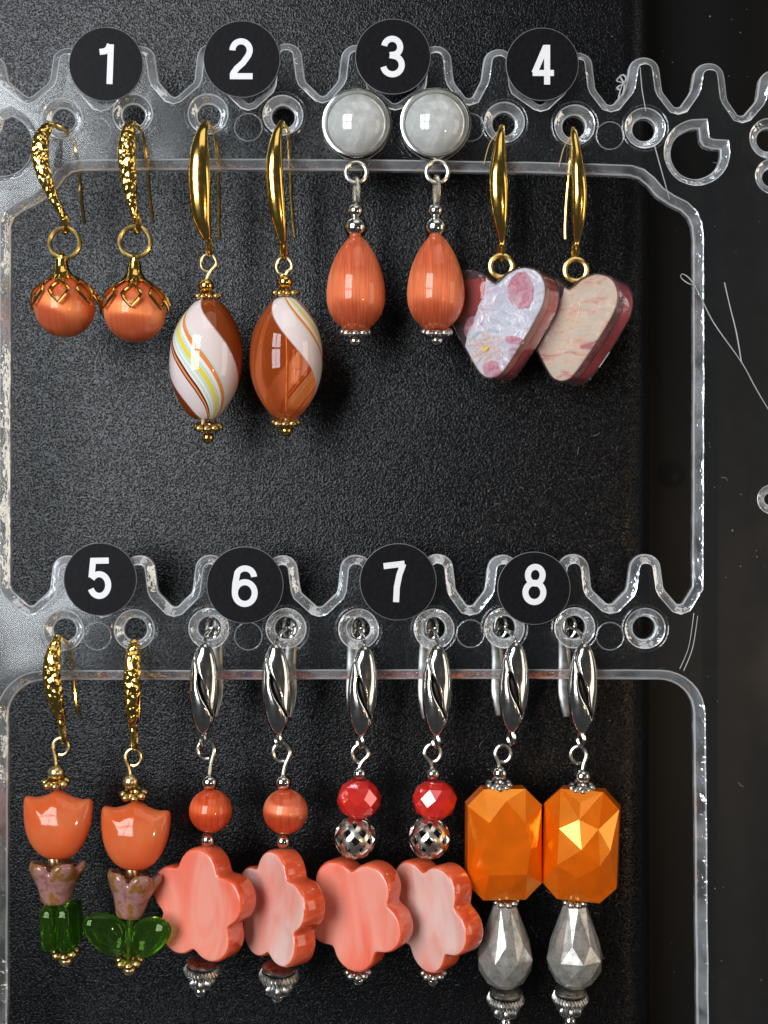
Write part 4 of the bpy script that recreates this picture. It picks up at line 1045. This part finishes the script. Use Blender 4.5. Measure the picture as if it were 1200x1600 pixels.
# ---------------------------------------------------------------- strings of glue, lint, dust
STRING = plain('glue_string', (0.42, 0.42, 0.42), 0.3, 0.1)
WOB = random.Random(3)
def string(name, label, cat_, paths, wd, group=None):
    T = Thing(name, 0, 0, 0, label, cat_, group, False)
    return T.part(name, join(*[sweep(cat([p + (wd*WOB.uniform(0.55, 1.3),) for p in path], 8), 6) for path in paths]), STRING)
string('glue_string', 'fine straight glue string across the toothed bar below the last tall tooth', 'string', [[(1000, 106, 1.6), (1003, 140, 1.2), (1009, 174, 1.2)], ], 0.8)
string('glue_string', 'fine slanting glue string between a hole and the window corner', 'string', [[(1022, 226, 1.2), (1032, 262, 1.2), (1046, 312, 1.0)]], 0.8)
string('glue_string', 'forked pale glue string with a curled end beside the heart earrings', 'string',
       [[(1083, 446, 4), (1073, 443, 5), (1063, 434, 4), (1066, 429, 5), (1078, 438, 5), (1092, 460, 3), (1115, 505, 2), (1158, 566, 2), (1180, 606, 2), (1203, 645, 2)],
        [(1158, 566, 2), (1150, 520, 2.5), (1140, 480, 3), (1131, 442, 4)]], 0.85)
string('plastic_curl', 'curled shred of clear plastic clinging to the toothed edge', 'plastic shred',
       [[(966, 153, 3), (970, 138, 5), (977, 126, 7), (972, 119, 6), (963, 127, 4), (972, 132, 6), (964, 138, 3), (969, 143, 5)], [(972, 150, 3), (975, 135, 4), (968, 121, 4)]], 1.4)
string('glue_string', 'pair of faint glue hairs on the clear post beside the last empty hole', 'string', [[(1084, 958, 1), (1076, 1010, 1.2), (1062, 1045, 1)], [(1090, 962, 1), (1082, 1012, 1.2), (1068, 1048, 1)]], 0.55)
for (x, y) in ((782, 205), (891, 207)):
    pass
GHAIR = plain('golden_hair', (0.60, 0.42, 0.16), 0.3, 0.1)
for lab, x, y in (('fine golden hair beside the hook of the silvery heart', 772, 205), ('fine golden hair beside the hook of the golden heart', 889, 209)):
    T = Thing('hair', 0, 0, 0, lab, 'hair', None, False)
    T.part('hair', sweep(cat([(x+6, y, 3, 0.7), (x-8, y+22, 4, 0.7), (x-16, y+52, 3, 0.7)], 8), 6), GHAIR)
# dust: flakes and short fibres on the board and the clear post
rnd = random.Random(5); vs = []
for i in range(230):
    x = rnd.uniform(700, 1195) if i % 4 else rnd.uniform(30, 1195); y = rnd.uniform(5, 1595)
    z = -132 + (x-310)*0.0699 if x < 990 else (0.8 if x > 1105 else -229)
    if i % 5 == 0:
        a = rnd.uniform(0, 6.28); l = rnd.uniform(2, 6.5); b = a + rnd.uniform(-1, 1)
        p = [(x, y, z, 0.45), (x + l*math.cos(a), y + l*math.sin(a), z+1, 0.45), (x + l*math.cos(a) + l*math.cos(b), y + l*math.sin(a) + l*math.sin(b), z, 0.45)]
        vs.append(sweep(p, 4))
    else:
        r = rnd.choice((0.6, 0.8, 0.8, 1.0, 1.4)); vs.append(ball(x, y, r, z, rnd.uniform(0.6, 1.2), 6))
T = Thing('dust', 0, 0, 0, 'pale dust flecks and short fibres on the black board', 'dust', None, False, 'stuff')
T.part('dust', join(*vs), plain('dust', (0.20, 0.19, 0.18), 0.8))
